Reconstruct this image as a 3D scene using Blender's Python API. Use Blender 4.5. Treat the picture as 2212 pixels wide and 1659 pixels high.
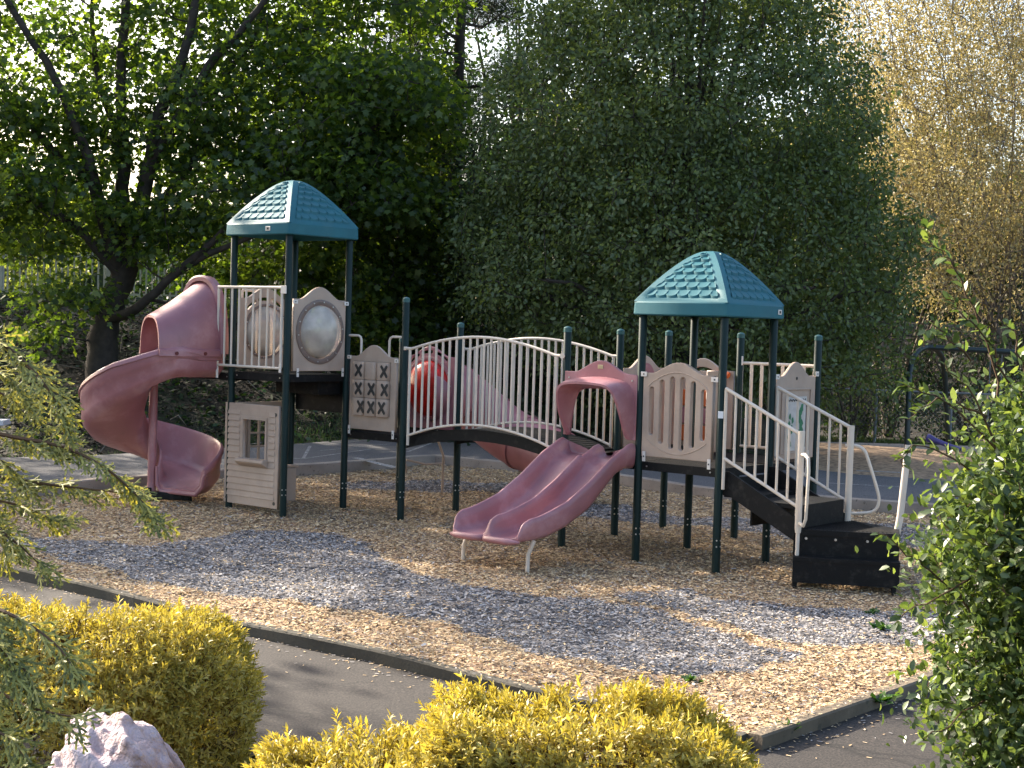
import bpy, bmesh, math, random
import numpy as np
from mathutils import Vector, Matrix

random.seed(7)
RNG = np.random.default_rng(11)
SC = bpy.context.scene
for _o in list(bpy.data.objects):
    bpy.data.objects.remove(_o)

# ------------------------------------------------------------------ camera
CH, PITCH, ROLL, FPX = 2.2948, -0.0385, 0.0299, 3244.6
cam_d = bpy.data.cameras.new('camera')
cam = bpy.data.objects.new('camera', cam_d)
SC.collection.objects.link(cam)
SC.camera = cam
cam_d.sensor_width = 36.0
cam_d.lens = 36.0 * FPX / 2212.0
cam_d.clip_start = 0.05
cam_d.clip_end = 3000
cam.location = (0, 0, CH)
cam.rotation_mode = 'QUATERNION'
_q = Matrix.Rotation(math.pi/2 + PITCH, 4, 'X') @ Matrix.Rotation(ROLL, 4, 'Z')
cam.rotation_quaternion = _q.to_quaternion()

# ------------------------------------------------------------------ light
SUN_EL, SUN_AZ = math.radians(27.0), math.radians(-50.0)   # azimuth from +Y, negative = to the left
w = bpy.data.worlds.new('World'); SC.world = w; w.use_nodes = True
nt = w.node_tree
sky = nt.nodes.new('ShaderNodeTexSky'); sky.sky_type = 'NISHITA'; sky.sun_disc = False
sky.sun_elevation = SUN_EL; sky.sun_rotation = SUN_AZ
sky.air_density = 1.0; sky.dust_density = 4.0; sky.ozone_density = 1.0
bg = nt.nodes['Background']; bg.inputs['Strength'].default_value = 0.14
nt.links.new(sky.outputs[0], bg.inputs['Color'])
sd = bpy.data.lights.new('sun', 'SUN'); sd.energy = 5.0; sd.angle = math.radians(0.6); sd.color = (1.0, 0.88, 0.72)
sun = bpy.data.objects.new('sun', sd); SC.collection.objects.link(sun)
_sd = Vector((math.sin(SUN_AZ)*math.cos(SUN_EL), math.cos(SUN_AZ)*math.cos(SUN_EL), math.sin(SUN_EL)))
sun.rotation_mode = 'QUATERNION'; sun.rotation_quaternion = _sd.to_track_quat('Z', 'Y')
sun.location = _sd * 60
SC.view_settings.view_transform = 'Standard'; SC.view_settings.look = 'None'
SC.view_settings.exposure = 1.68; SC.view_settings.gamma = 1.0
SC.cycles.max_bounces = 8; SC.cycles.diffuse_bounces = 3; SC.cycles.transmission_bounces = 5
SC.cycles.transparent_max_bounces = 12

# ------------------------------------------------------------------ layout helpers
def ray(px, py):
    X, Y = px-1106.0, py-829.5
    cr, sr = math.cos(ROLL), math.sin(ROLL)
    a = (X*cr+Y*sr)/FPX; b = (-X*sr+Y*cr)/FPX
    c, s = math.cos(PITCH), math.sin(PITCH)
    return np.array([a, c + b*s, s - b*c])
def atY(px, py, Y):
    r = ray(px, py); return np.array([0, 0, CH]) + r*(Y/r[1])
def atz(px, py, z):
    r = ray(px, py); return np.array([0, 0, CH]) + r*((z-CH)/r[2])
def gplane(x, y): return -.0014*x + .0258*(y-16)
def gnd(px, py):
    r = ray(px, py); t = (CH + .0258*16)/(-.0014*r[0] + .0258*r[1] - r[2])
    return np.array([0, 0, CH]) + t*r
TH = -0.6907; CU, SU = math.cos(TH), math.sin(TH)
OX, OY = -3.3072, 17.6967
S = 0.95; BR = 2.3425
def L(u, v, z=0.0):   # structure grid -> coordinates relative to the structure's root
    return (u*CU - v*SU, u*SU + v*CU, z)
def WL(p): return (p[0]-OX, p[1]-OY, p[2])

# ------------------------------------------------------------------ materials
MATS = {}
def nmat(name):
    m = bpy.data.materials.new(name); m.use_nodes = True
    MATS[name] = m
    return m, m.node_tree, m.node_tree.nodes['Principled BSDF']
def plain(name, col, rough=.5, metal=0, noise=.12, scale=6., bump=0., bscale=120., spec=.5, speck=None):
    m, t, b = nmat(name)
    tc = t.nodes.new('ShaderNodeTexCoord')
    n = t.nodes.new('ShaderNodeTexNoise'); n.inputs['Scale'].default_value = scale; n.inputs['Detail'].default_value = 6
    t.links.new(tc.outputs['Object'], n.inputs['Vector'])
    r = t.nodes.new('ShaderNodeValToRGB')
    c = np.array(col)
    r.color_ramp.elements[0].position = .3; r.color_ramp.elements[1].position = .7
    r.color_ramp.elements[0].color = (*np.clip(c*(1-noise), 0, 1), 1); r.color_ramp.elements[1].color = (*np.clip(c*(1+noise), 0, 1), 1)
    t.links.new(n.outputs['Fac'], r.inputs['Fac'])
    out = r.outputs['Color']
    if speck:
        n2 = t.nodes.new('ShaderNodeTexNoise'); n2.inputs['Scale'].default_value = speck[1]; n2.inputs['Detail'].default_value = 2
        t.links.new(tc.outputs['Object'], n2.inputs['Vector'])
        r2 = t.nodes.new('ShaderNodeValToRGB'); r2.color_ramp.elements[0].position = speck[2]; r2.color_ramp.elements[1].position = speck[2]+.08
        t.links.new(n2.outputs['Fac'], r2.inputs['Fac'])
        mx = t.nodes.new('ShaderNodeMixRGB'); t.links.new(r2.outputs['Color'], mx.inputs['Fac'])
        t.links.new(out, mx.inputs['Color1']); mx.inputs['Color2'].default_value = (*speck[0], 1)
        out = mx.outputs['Color']
    t.links.new(out, b.inputs['Base Color'])
    b.inputs['Roughness'].default_value = rough; b.inputs['Metallic'].default_value = metal
    b.inputs['Specular IOR Level'].default_value = spec
    # uneven gloss
    mr = t.nodes.new('ShaderNodeMapRange'); mr.inputs['To Min'].default_value = max(0, rough-.08); mr.inputs['To Max'].default_value = min(1, rough+.12)
    t.links.new(n.outputs['Fac'], mr.inputs['Value']); t.links.new(mr.outputs[0], b.inputs['Roughness'])
    if bump:
        nb = t.nodes.new('ShaderNodeTexNoise'); nb.inputs['Scale'].default_value = bscale; nb.inputs['Detail'].default_value = 4
        t.links.new(tc.outputs['Object'], nb.inputs['Vector'])
        bp = t.nodes.new('ShaderNodeBump'); bp.inputs['Strength'].default_value = bump; bp.inputs['Distance'].default_value = .01
        t.links.new(nb.outputs['Fac'], bp.inputs['Height']); t.links.new(bp.outputs[0], b.inputs['Normal'])
    return m
def leafmat(name, cols, trans=.4, tcol=None, gloss=.05, rough=.45):
    m = bpy.data.materials.new(name); m.use_nodes = True; t = m.node_tree
    t.nodes.remove(t.nodes['Principled BSDF']); o = t.nodes['Material Output']
    g = t.nodes.new('ShaderNodeNewGeometry'); r = t.nodes.new('ShaderNodeValToRGB')
    e = r.color_ramp.elements
    while len(e) < len(cols): e.new(.5)
    for i, c in enumerate(cols): e[i].position = i/(len(cols)-1); e[i].color = (*c, 1)
    t.links.new(g.outputs['Random Per Island'], r.inputs['Fac'])
    d = t.nodes.new('ShaderNodeBsdfDiffuse'); tr = t.nodes.new('ShaderNodeBsdfTranslucent'); gl = t.nodes.new('ShaderNodeBsdfGlossy')
    gl.inputs['Roughness'].default_value = rough; gl.inputs['Color'].default_value = (.9, .9, .9, 1)
    t.links.new(r.outputs['Color'], d.inputs['Color'])
    mm = t.nodes.new('ShaderNodeMixRGB'); mm.blend_type = 'MULTIPLY'; mm.inputs['Fac'].default_value = 1
    mm.inputs['Color2'].default_value = (*(tcol or (1.6, 1.5, .5)), 1)
    t.links.new(r.outputs['Color'], mm.inputs['Color1']); t.links.new(mm.outputs[0], tr.inputs['Color'])
    a = t.nodes.new('ShaderNodeMixShader'); a.inputs[0].default_value = trans
    t.links.new(d.outputs[0], a.inputs[1]); t.links.new(tr.outputs[0], a.inputs[2])
    b = t.nodes.new('ShaderNodeMixShader'); b.inputs[0].default_value = gloss
    t.links.new(a.outputs[0], b.inputs[1]); t.links.new(gl.outputs[0], b.inputs[2])
    t.links.new(b.outputs[0], o.inputs['Surface'])
    MATS[name] = m
    return m
def islandmat(name, cols, rough=.8, gloss=.1):
    m, t, b = nmat(name)
    g = t.nodes.new('ShaderNodeNewGeometry'); r = t.nodes.new('ShaderNodeValToRGB'); e = r.color_ramp.elements
    while len(e) < len(cols): e.new(.5)
    for i, c in enumerate(cols): e[i].position = i/(len(cols)-1); e[i].color = (*c, 1)
    t.links.new(g.outputs['Random Per Island'], r.inputs['Fac']); t.links.new(r.outputs['Color'], b.inputs['Base Color'])
    b.inputs['Roughness'].default_value = rough; b.inputs['Specular IOR Level'].default_value = gloss
    return m

PINK = plain('pink_plastic', (.335, .135, .150), .42, noise=.17, scale=2.2, bump=.05, bscale=60)
PINKD = plain('faded_pink_plastic', (.36, .14, .155), .45, noise=.14, scale=4, bump=.05, bscale=60)
TAN = plain('tan_plastic', (.42, .315, .245), .55, noise=.10, scale=5, bump=.08, bscale=200, speck=((.36, .25, .2), 260, .62))
CREAM = plain('cream_powder_coat', (.66, .575, .48), .42, noise=.06, scale=8, speck=((.42, .33, .24), 30, .72))
BRACK = plain('pale_bracket', (.72, .66, .6), .4, noise=.05)
GREEN = plain('dark_green_post', (.004, .018, .0165), .45, spec=.25, noise=.15, scale=9, speck=((.05, .07, .06), 90, .74))
CAPM = plain('post_cap_green', (.03, .10, .10), .35)
TEAL = plain('teal_plastic', (.028, .135, .165), .55, spec=.22, noise=.10, scale=4, bump=.05, bscale=80)
BLACK = plain('black_coated_steel', (.005, .005, .0052), .6, spec=.25, noise=.2, scale=20, bump=.2, bscale=150)
DARKX = plain('dark_mark', (.035, .033, .03), .6)
BOLT = plain('zinc_bolt', (.55, .55, .55), .3, metal=.9)
WHITE = plain('white_sheet', (.8, .8, .8), .5, noise=.03)
ARTG = plain('green_print', (.02, .16, .07), .5, noise=.3, scale=30)
ORANGE = plain('orange_plastic', (.62, .13, .03), .4)
PURPLE = plain('purple_plastic', (.05, .04, .16), .4)
KERB = plain('kerb_concrete', (.30, .25, .21), .9, noise=.22, scale=3, bump=.35, bscale=50, speck=((.12, .1, .08), 25, .64))
KERBW = plain('kerb_timber', (.062, .056, .042), .9, noise=.3, scale=4, bump=.4, bscale=40, speck=((.07, .06, .045), 18, .6))
BARK = plain('bark', (.045, .036, .03), .9, noise=.4, scale=8, bump=.5, bscale=30)
BARKL = plain('pale_bark', (.20, .165, .135), .9, noise=.25, scale=9, bump=.3, bscale=30)
BARKM = plain('grey_brown_bark', (.10, .08, .06), .9, noise=.3, scale=9, bump=.3, bscale=30)
FENCEW = plain('fence_paint', (.58, .58, .56), .6, noise=.15, scale=3)
GALV = plain('galvanised_steel', (.22, .23, .24), .5, metal=.4, noise=.15)

def fade(m, col, scale, lo, hi, amt, stretch=(1, 1, 1)):
    t = m.node_tree; b = t.nodes['Principled BSDF']; src = b.inputs['Base Color'].links[0].from_socket
    tc = t.nodes.new('ShaderNodeTexCoord'); mp = t.nodes.new('ShaderNodeMapping'); mp.inputs['Scale'].default_value = stretch
    n = t.nodes.new('ShaderNodeTexNoise'); n.inputs['Scale'].default_value = scale; n.inputs['Detail'].default_value = 9; n.inputs['Roughness'].default_value = .65
    mr = t.nodes.new('ShaderNodeMapRange'); mr.inputs['From Min'].default_value = lo; mr.inputs['From Max'].default_value = hi; mr.inputs['To Max'].default_value = amt
    mx = t.nodes.new('ShaderNodeMixRGB'); mx.inputs['Color2'].default_value = (*col, 1)
    t.links.new(tc.outputs['Object'], mp.inputs['Vector']); t.links.new(mp.outputs[0], n.inputs['Vector']); t.links.new(n.outputs['Fac'], mr.inputs['Value']); t.links.new(mr.outputs[0], mx.inputs['Fac'])
    t.links.new(src, mx.inputs['Color1']); t.links.new(mx.outputs[0], b.inputs['Base Color'])
fade(PINK, (.50, .30, .31), 2.2, .50, .72, .65); fade(PINK, (.16, .08, .07), 9, .60, .80, .45, (1, 1, .25)); fade(PINK, (.55, .36, .36), 60, .66, .72, .5)
fade(TAN, (.24, .17, .12), 7, .58, .80, .5, (1, 1, .3)); fade(TAN, (.55, .45, .37), 3, .5, .75, .4); fade(CREAM, (.33, .24, .16), 16, .62, .75, .6, (1, 1, .4)); fade(TEAL, (.06, .16, .18), 3, .5, .75, .5)
fade(BLACK, (.05, .045, .038), 12, .52, .72, .5); fade(GREEN, (.04, .055, .05), 14, .58, .72, .6, (1, 1, .3))
for _m, _w in ((PINK, .35), (TEAL, .0), (PINKD, .2)):
    _b = _m.node_tree.nodes['Principled BSDF']; _b.inputs['Coat Weight'].default_value = _w; _b.inputs['Coat Roughness'].default_value = .32
# bubble window materials
def bubble(name, col, tcol, mixf, rough):
    m, t, b = nmat(name); o = t.nodes['Material Output']
    tc = t.nodes.new('ShaderNodeTexCoord'); n = t.nodes.new('ShaderNodeTexNoise'); n.inputs['Scale'].default_value = 5; n.inputs['Detail'].default_value = 5
    t.links.new(tc.outputs['Object'], n.inputs['Vector'])
    r = t.nodes.new('ShaderNodeValToRGB'); r.color_ramp.elements[0].position = .35; r.color_ramp.elements[1].position = .65
    r.color_ramp.elements[0].color = (*(np.array(col)*.8), 1); r.color_ramp.elements[1].color = (*np.clip(np.array(col)*1.2, 0, 1), 1)
    t.links.new(n.outputs['Fac'], r.inputs['Fac']); t.links.new(r.outputs['Color'], b.inputs['Base Color'])
    b.inputs['Roughness'].default_value = rough; b.inputs['Coat Weight'].default_value = .8; b.inputs['Coat Roughness'].default_value = .12
    tr = t.nodes.new('ShaderNodeBsdfTransparent'); tr.inputs['Color'].default_value = (*tcol, 1)
    mx = t.nodes.new('ShaderNodeMixShader'); mx.inputs[0].default_value = mixf
    t.links.new(tr.outputs[0], mx.inputs[1]); t.links.new(b.outputs[0], mx.inputs[2]); t.links.new(mx.outputs[0], o.inputs['Surface'])
    return m
CLEAR = bubble('hazy_clear_plastic', (.78, .67, .58), (.88, .86, .83), .58, .16)
REDP = bubble('red_clear_plastic', (.80, .03, .02), (.95, .06, .04), .5, .3)

# ------------------------------------------------------------------ object helpers
def link(o, parent=None):
    SC.collection.objects.link(o)
    if parent is not None: o.parent = parent
    return o
def tag(o, label=None, cat=None, group=None, kind=None):
    if label: o['label'] = label
    if cat: o['category'] = cat
    if group: o['group'] = group
    if kind: o['kind'] = kind
    return o
def empty(name, loc=(0, 0, 0), parent=None):
    o = bpy.data.objects.new(name, None); o.location = loc; o.empty_display_size = .2
    return link(o, parent)
class MB:
    def __init__(self): self.v = []; self.f = []; self.m = []; self.cur = 0
    def add(self, vs, fs):
        n = len(self.v); self.v += [tuple(map(float, p)) for p in vs]; self.f += [tuple(i+n for i in q) for q in fs]; self.m += [self.cur]*len(fs)
    def box(self, c, X, Y, Z):   # centre and three half-axis vectors
        c, X, Y, Z = map(np.array, (c, X, Y, Z)); c = c.astype(float)
        vs = [c + sx*X + sy*Y + sz*Z for sx in (-1, 1) for sy in (-1, 1) for sz in (-1, 1)]
        self.add(vs, [(0, 1, 3, 2), (4, 6, 7, 5), (0, 4, 5, 1), (2, 3, 7, 6), (0, 2, 6, 4), (1, 5, 7, 3)])
    def lbox(self, u0, u1, v0, v1, z0, z1):
        a = np.array(L((u0+u1)/2, (v0+v1)/2, (z0+z1)/2))
        self.box(a, np.array(L((u1-u0)/2, 0)), np.array(L(0, (v1-v0)/2)), np.array([0, 0, (z1-z0)/2]))
    def tube(self, pts, r, n=8, cap=True, flat=None):
        pts = [np.array(p, float) for p in pts]; k = len(pts)
        rs = r if isinstance(r, (list, tuple, np.ndarray)) else [r]*k
        rings = []; prev = None
        for i, p in enumerate(pts):
            d = pts[min(i+1, k-1)] - pts[max(i-1, 0)]; d = d/(np.linalg.norm(d)+1e-9)
            if prev is None:
                a = np.array([0, 0, 1.]) if abs(d[2]) < .9 else np.array([1., 0, 0])
                prev = np.cross(d, a)
            e = prev - d*np.dot(prev, d); e /= (np.linalg.norm(e)+1e-9); prev = e
            g = np.cross(d, e)
            rings.append([p + rs[i]*(math.cos(2*math.pi*j/n)*e + math.sin(2*math.pi*j/n)*g) for j in range(n)])
        vs = [q for rr in rings for q in rr]; fs = []
        for i in range(k-1):
            for j in range(n):
                fs.append((i*n+j, i*n+(j+1) % n, (i+1)*n+(j+1) % n, (i+1)*n+j))
        if cap: fs += [tuple(range(n))[::-1], tuple((k-1)*n+j for j in range(n))]
        self.add(vs, fs)
    def loft(self, rings, closed=True, cap=True):
        k = len(rings); n = len(rings[0]); vs = [q for rr in rings for q in rr]; fs = []
        for i in range(k-1):
            for j in range(n if closed else n-1):
                fs.append((i*n+j, i*n+(j+1) % n, (i+1)*n+(j+1) % n, (i+1)*n+j))
        if cap: fs += [tuple(range(n))[::-1], tuple((k-1)*n+j for j in range(n))]
        self.add(vs, fs)
    def build(self, name, mats, parent=None, smooth=False, off=None, bevel=0, solid=0):
        me = bpy.data.meshes.new(name)
        v = self.v if off is None else [tuple(np.array(p)-np.array(off)) for p in self.v]
        me.from_pydata(v, [], self.f)
        for m in (mats if isinstance(mats, (list, tuple)) else [mats]): me.materials.append(m)
        me.polygons.foreach_set('material_index', self.m)
        bm = bmesh.new(); bm.from_mesh(me); bmesh.ops.recalc_face_normals(bm, faces=bm.faces); bm.to_mesh(me); bm.free()
        if smooth: me.polygons.foreach_set('use_smooth', [True]*len(me.polygons))
        me.update()
        o = bpy.data.objects.new(name, me); link(o, parent)
        if solid:
            md = o.modifiers.new('solid', 'SOLIDIFY'); md.thickness = solid; md.offset = 0
        if bevel:
            md = o.modifiers.new('bevel', 'BEVEL'); md.width = bevel; md.segments = 2; md.limit_method = 'ANGLE'; md.angle_limit = math.radians(50)
        if smooth:
            md = o.modifiers.new('edges', 'EDGE_SPLIT'); md.split_angle = math.radians(42)
        return o
def bigmesh(name, V, F, mat, parent=None, midx=None, smooth=False):
    """V (n,3) array, F (m,k) array of equal-size faces"""
    me = bpy.data.meshes.new(name); V = np.asarray(V, np.float32); F = np.asarray(F, np.int32); m, k = F.shape
    me.vertices.add(len(V)); me.vertices.foreach_set('co', V.ravel())
    me.loops.add(m*k); me.loops.foreach_set('vertex_index', F.ravel())
    me.polygons.add(m); me.polygons.foreach_set('loop_start', np.arange(m, dtype=np.int32)*k); me.polygons.foreach_set('loop_total', np.full(m, k, np.int32))
    for q in (mat if isinstance(mat, (list, tuple)) else [mat]): me.materials.append(q)
    if midx is not None: me.polygons.foreach_set('material_index', np.asarray(midx, np.int32))
    if smooth: me.polygons.foreach_set('use_smooth', np.ones(m, bool))
    me.update(calc_edges=True)
    return link(bpy.data.objects.new(name, me), parent)
def split_loose(o, name):
    me = o.data; bm = bmesh.new(); bm.from_mesh(me); bm.verts.ensure_lookup_table(); seen = set(); k = 0; base = o.parent
    for v0 in bm.verts:
        if v0.index in seen: continue
        st, isl = [v0], []; seen.add(v0.index)
        while st:
            v = st.pop(); isl.append(v.index)
            for e in v.link_edges:
                q = e.other_vert(v)
                if q.index not in seen: seen.add(q.index); st.append(q)
        ids = {x: j for j, x in enumerate(isl)}; n = bpy.data.meshes.new(name)
        fs = [(tuple(ids[v.index] for v in f.verts), f.material_index, f.smooth) for f in bm.faces if f.verts[0].index in ids]
        n.from_pydata([me.vertices[x].co[:] for x in isl], [], [f[0] for f in fs])
        for m in me.materials: n.materials.append(m)
        n.polygons.foreach_set('material_index', [f[1] for f in fs]); n.polygons.foreach_set('use_smooth', [f[2] for f in fs]); n.update()
        p = bpy.data.objects.new(name, n); SC.collection.objects.link(p); p.parent = base
        for md in o.modifiers:
            w_ = p.modifiers.new(md.name, md.type)
            for at in ('width', 'segments', 'limit_method', 'angle_limit', 'thickness', 'offset', 'split_angle'):
                if hasattr(md, at): setattr(w_, at, getattr(md, at))
    bm.free(); bpy.data.objects.remove(o)
def unit(a): return a/(np.linalg.norm(a, axis=-1, keepdims=True)+1e-9)
def scatter_leaves(name, T, faces, pos, nrm, fwd, size, mat, parent=None, off=(0, 0, 0)):
    T = np.asarray(T, float); n = len(pos); k = len(T)
    fwd = unit(fwd); side = unit(np.cross(fwd, nrm)); up = np.cross(side, fwd)
    size = np.asarray(size).reshape(-1, 1, 1)*np.ones((n, 1, 1))
    V = (pos-np.array(off))[:, None, :] + size*(T[None, :, 0, None]*side[:, None] + T[None, :, 1, None]*fwd[:, None] + T[None, :, 2, None]*up[:, None])
    F = (np.asarray(faces)[None]+(np.arange(n)*k)[:, None, None]).reshape(-1, len(faces[0]))
    return bigmesh(name, V.reshape(-1, 3), F, mat, parent)
def curve_panel(name, loops, thick, bevel, org, ax, nrm, mat, parent):
    """2-D loops (first outer, rest holes) in (a, z), extruded; org root-relative, ax unit vector along a, nrm outward normal"""
    cd = bpy.data.curves.new(name, 'CURVE'); cd.dimensions = '2D'; cd.fill_mode = 'BOTH'
    cd.extrude = max(thick/2-bevel, .0005); cd.bevel_depth = bevel; cd.bevel_resolution = 1
    cd.offset = -bevel
    for lp in loops:
        s = cd.splines.new('POLY'); s.points.add(len(lp)-1); s.use_cyclic_u = True
        for i, (a, z) in enumerate(lp): s.points[i].co = (a, z, 0, 1)
    o = bpy.data.objects.new('tmp', cd); SC.collection.objects.link(o)
    dg = bpy.context.evaluated_depsgraph_get(); dg.update()
    me = bpy.data.meshes.new_from_object(o.evaluated_get(dg)); bpy.data.objects.remove(o)
    me.name = name
    org, ax, nrm = np.array(org, float), np.array(ax, float), np.array(nrm, float)
    n = len(me.vertices); co = np.empty(n*3, np.float32); me.vertices.foreach_get('co', co); co = co.reshape(-1, 3)
    W = org + co[:, :1]*ax + co[:, 1:2]*np.array([0, 0, 1.]) + co[:, 2:3]*nrm
    me.vertices.foreach_set('co', W.astype(np.float32).ravel())
    me.materials.clear(); me.materials.append(mat)
    bm = bmesh.new(); bm.from_mesh(me); bmesh.ops.remove_doubles(bm, verts=bm.verts, dist=.0003)
    bmesh.ops.recalc_face_normals(bm, faces=bm.faces); bm.to_mesh(me); bm.free(); me.update()
    ob = bpy.data.objects.new(name, me); link(ob, parent)
    return ob
def arch(w, hs, ht, sh=.14, n=22):
    """outline: flat shoulders at hs, hump to ht"""
    p = [(0, 0), (w, 0), (w, hs)]
    for i in range(n+1):
        t = i/n; a = w*(1-sh) - (w*(1-2*sh))*t
        p.append((a, hs + (ht-hs)*(.5-.5*math.cos(2*math.pi*t))**.8))
    p.append((0, hs))
    return p
def oval(ca, cz, ra, rz, n=36): return [(ca+ra*math.cos(2*math.pi*i/n), cz+rz*math.sin(2*math.pi*i/n)) for i in range(n)]
def slot(ca, z0, z1, r, n=8):
    p = []
    for i in range(n+1): t = math.pi*i/n; p.append((ca+r*math.cos(t), z1-r+r*math.sin(t)))
    for i in range(n+1): t = math.pi+math.pi*i/n; p.append((ca+r*math.cos(t), z0+r+r*math.sin(t)))
    return p
def rect(a0, a1, z0, z1): return [(a0, z0), (a1, z0), (a1, z1), (a0, z1)]
UD, VD = np.array(L(1, 0)), np.array(L(0, 1)); UP = np.array([0, 0, 1.])

# ================================================================== GROUND
def sm(t): t = np.clip(t, 0, 1); return t*t*(3-2*t)
def pnoise(x, y, seed=0, f=1.):
    r = np.random.default_rng(seed); o = 0
    for i in range(7):
        a, b, c = r.uniform(-1, 1), r.uniform(-1, 1), r.uniform(0, 6.3); k = f*(1+i*.6)
        o = o + np.sin(k*(a*x+b*y)*2.2+c)/(1+i*.5)
    return o/3.
def H(x, y):
    x = np.asarray(x, float); y = np.asarray(y, float)
    g = gplane(x, np.minimum(y, 24)) - .16
    left = 1 - sm((x-1.5)/5.)
    hill = 2.35*sm((y-23.2)/7.6)*left + 2.6*sm((y-33)/9.)*(1-left) + .5*sm((y-24)/8)*(1-left)*0
    g = g + hill + .10*sm((y-23.0)/1.5)
    near = np.maximum(0, 7.9-y); g = g + .13*near
    nz = .05*pnoise(x, y, 3, .6)*sm((y-23)/3.) + .03*pnoise(x, y, 4, 1.2)*sm((8.2-y)/1.)
    return g + nz
def gridsheet(name, x0, x1, y0, y1, nx, ny, fz, mat, mask=None):
    xs = np.linspace(x0, x1, nx); ys = np.linspace(y0, y1, ny); X, Y = np.meshgrid(xs, ys); Z = fz(X, Y)
    V = np.stack([X, Y, Z], -1).reshape(-1, 3); i = np.arange((ny-1)*nx).reshape(ny-1, nx)[:, :-1].ravel()
    F = np.stack([i, i+1, i+nx+1, i+nx], -1)
    return bigmesh(name, V, F, mat, smooth=True)
def terrain_mat():
    m, t, b = nmat('soil_and_litter')
    tc = t.nodes.new('ShaderNodeTexCoord')
    n = t.nodes.new('ShaderNodeTexNoise'); n.inputs['Scale'].default_value = .45; n.inputs['Detail'].default_value = 8
    n2 = t.nodes.new('ShaderNodeTexNoise'); n2.inputs['Scale'].default_value = 14; n2.inputs['Detail'].default_value = 6
    for q in (n, n2): t.links.new(tc.outputs['Object'], q.inputs['Vector'])
    r = t.nodes.new('ShaderNodeValToRGB'); r.color_ramp.elements[0].color = (.012, .009, .006, 1); r.color_ramp.elements[1].color = (.013, .018, .007, 1)
    r.color_ramp.elements[0].position = .42; r.color_ramp.elements[1].position = .62
    r2 = t.nodes.new('ShaderNodeValToRGB'); r2.color_ramp.elements[0].color = (.45, .42, .38, 1); r2.color_ramp.elements[1].color = (1.7, 1.5, 1.3, 1)
    r2.color_ramp.elements[0].position = .35; r2.color_ramp.elements[1].position = .7
    t.links.new(n.outputs['Fac'], r.inputs['Fac']); t.links.new(n2.outputs['Fac'], r2.inputs['Fac'])
    mx = t.nodes.new('ShaderNodeMixRGB'); mx.blend_type = 'MULTIPLY'; mx.inputs['Fac'].default_value = 1
    t.links.new(r.outputs[0], mx.inputs['Color1']); t.links.new(r2.outputs[0], mx.inputs['Color2']); t.links.new(mx.outputs[0], b.inputs['Base Color'])
    b.inputs['Roughness'].default_value = .95
    bp = t.nodes.new('ShaderNodeBump'); bp.inputs['Distance'].default_value = .05; bp.inputs['Strength'].default_value = .8
    t.links.new(n2.outputs['Fac'], bp.inputs['Height']); t.links.new(bp.outputs[0], b.inputs['Normal'])
    return m
SOIL = terrain_mat()
gr = gridsheet('ground', -70, 70, 1.0, 90, 240, 300, H, SOIL)
tag(gr, 'dark soil and leaf litter rising to a bank', None, None, 'structure')
# far land out to the horizon, a ring beyond the terrain sheet, butted to its edges
def ringland():
    m = MB(); R = 900
    for (x0, x1, y0, y1) in ((-R, -70, -R, R), (70, R, -R, R), (-70, 70, 90, R), (-70, 70, -R, 1.0)):
        z = 2.3 if y0 >= 90 else -.3
        m.add([(x0, y0, z), (x1, y0, z), (x1, y1, z), (x0, y1, z)], [(0, 1, 2, 3)])
    return m.build('terrain', SOIL)
tag(ringland(), 'dark land beyond the trees', None, None, 'structure')

# mulch play area ---------------------------------------------------
near_k = [gnd(-260, 1172), gnd(0, 1222), gnd(250, 1278), gnd(500, 1342), gnd(830, 1410), gnd(1165, 1492), gnd(1615, 1592)]
right_k = [gnd(1615, 1592), gnd(1990, 1462), np.array([5.6, 13.3, 0]), np.array([8.6, 16.2, 0])]
far_k = [np.array([8.6, 16.9, 0]), gnd(1990, 1112), gnd(1540, 1080), gnd(1230, 1033), gnd(940, 1004), gnd(700, 1024), gnd(460, 1040), gnd(100, 1070), np.array([-7.6, 16.0, 0])]
POLY = np.array([p[:2] for p in near_k + right_k[1:] + far_k])
def inpoly(x, y, P):
    x = np.asarray(x); y = np.asarray(y); c = np.zeros(x.shape, bool); n = len(P)
    for i in range(n):
        x1, y1 = P[i]; x2, y2 = P[(i+1) % n]
        if y1 == y2: continue
        h = ((y1 > y) != (y2 > y)) & (x < (x2-x1)*(y-y1)/(y2-y1)+x1); c ^= h
    return c
def GM(x, y): return gplane(x, y) + .022*pnoise(x, y, 8, 1.1) + .012*pnoise(x, y, 9, 3.1)
def zone(name, pts): return np.array([gnd(*p)[:2] for p in pts])
ZA = zone('a', [(-200, 1130), (0, 1150), (160, 1172), (330, 1180), (420, 1168), (520, 1152), (600, 1145), (740, 1155), (800, 1180), (870, 1228), (1000, 1270), (1150, 1285), (1250, 1295), (1400, 1312), (1560, 1368), (1730, 1418), (1700, 1440), (1480, 1472), (1300, 1442), (1130, 1402), (1000, 1352), (850, 1325), (620, 1300), (500, 1290), (330, 1262), (180, 1222), (60, 1185), (-200, 1160)])
ZB = zone('b', [(1330, 1285), (1480, 1280), (1560, 1300), (1800, 1312), (2080, 1318), (2080, 1392), (1880, 1402), (1700, 1392), (1560, 1345)])
ZC = zone('c', [(1020, 1085), (1150, 1080), (1340, 1092), (1480, 1118), (1700, 1120), (2000, 1135), (2060, 1190), (1800, 1180), (1560, 1140), (1330, 1125), (1050, 1105)])
ZD = zone('d', [(720, 1042), (1000, 1040), (1200, 1050), (1200, 1064), (1000, 1066), (740, 1056)])
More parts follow.
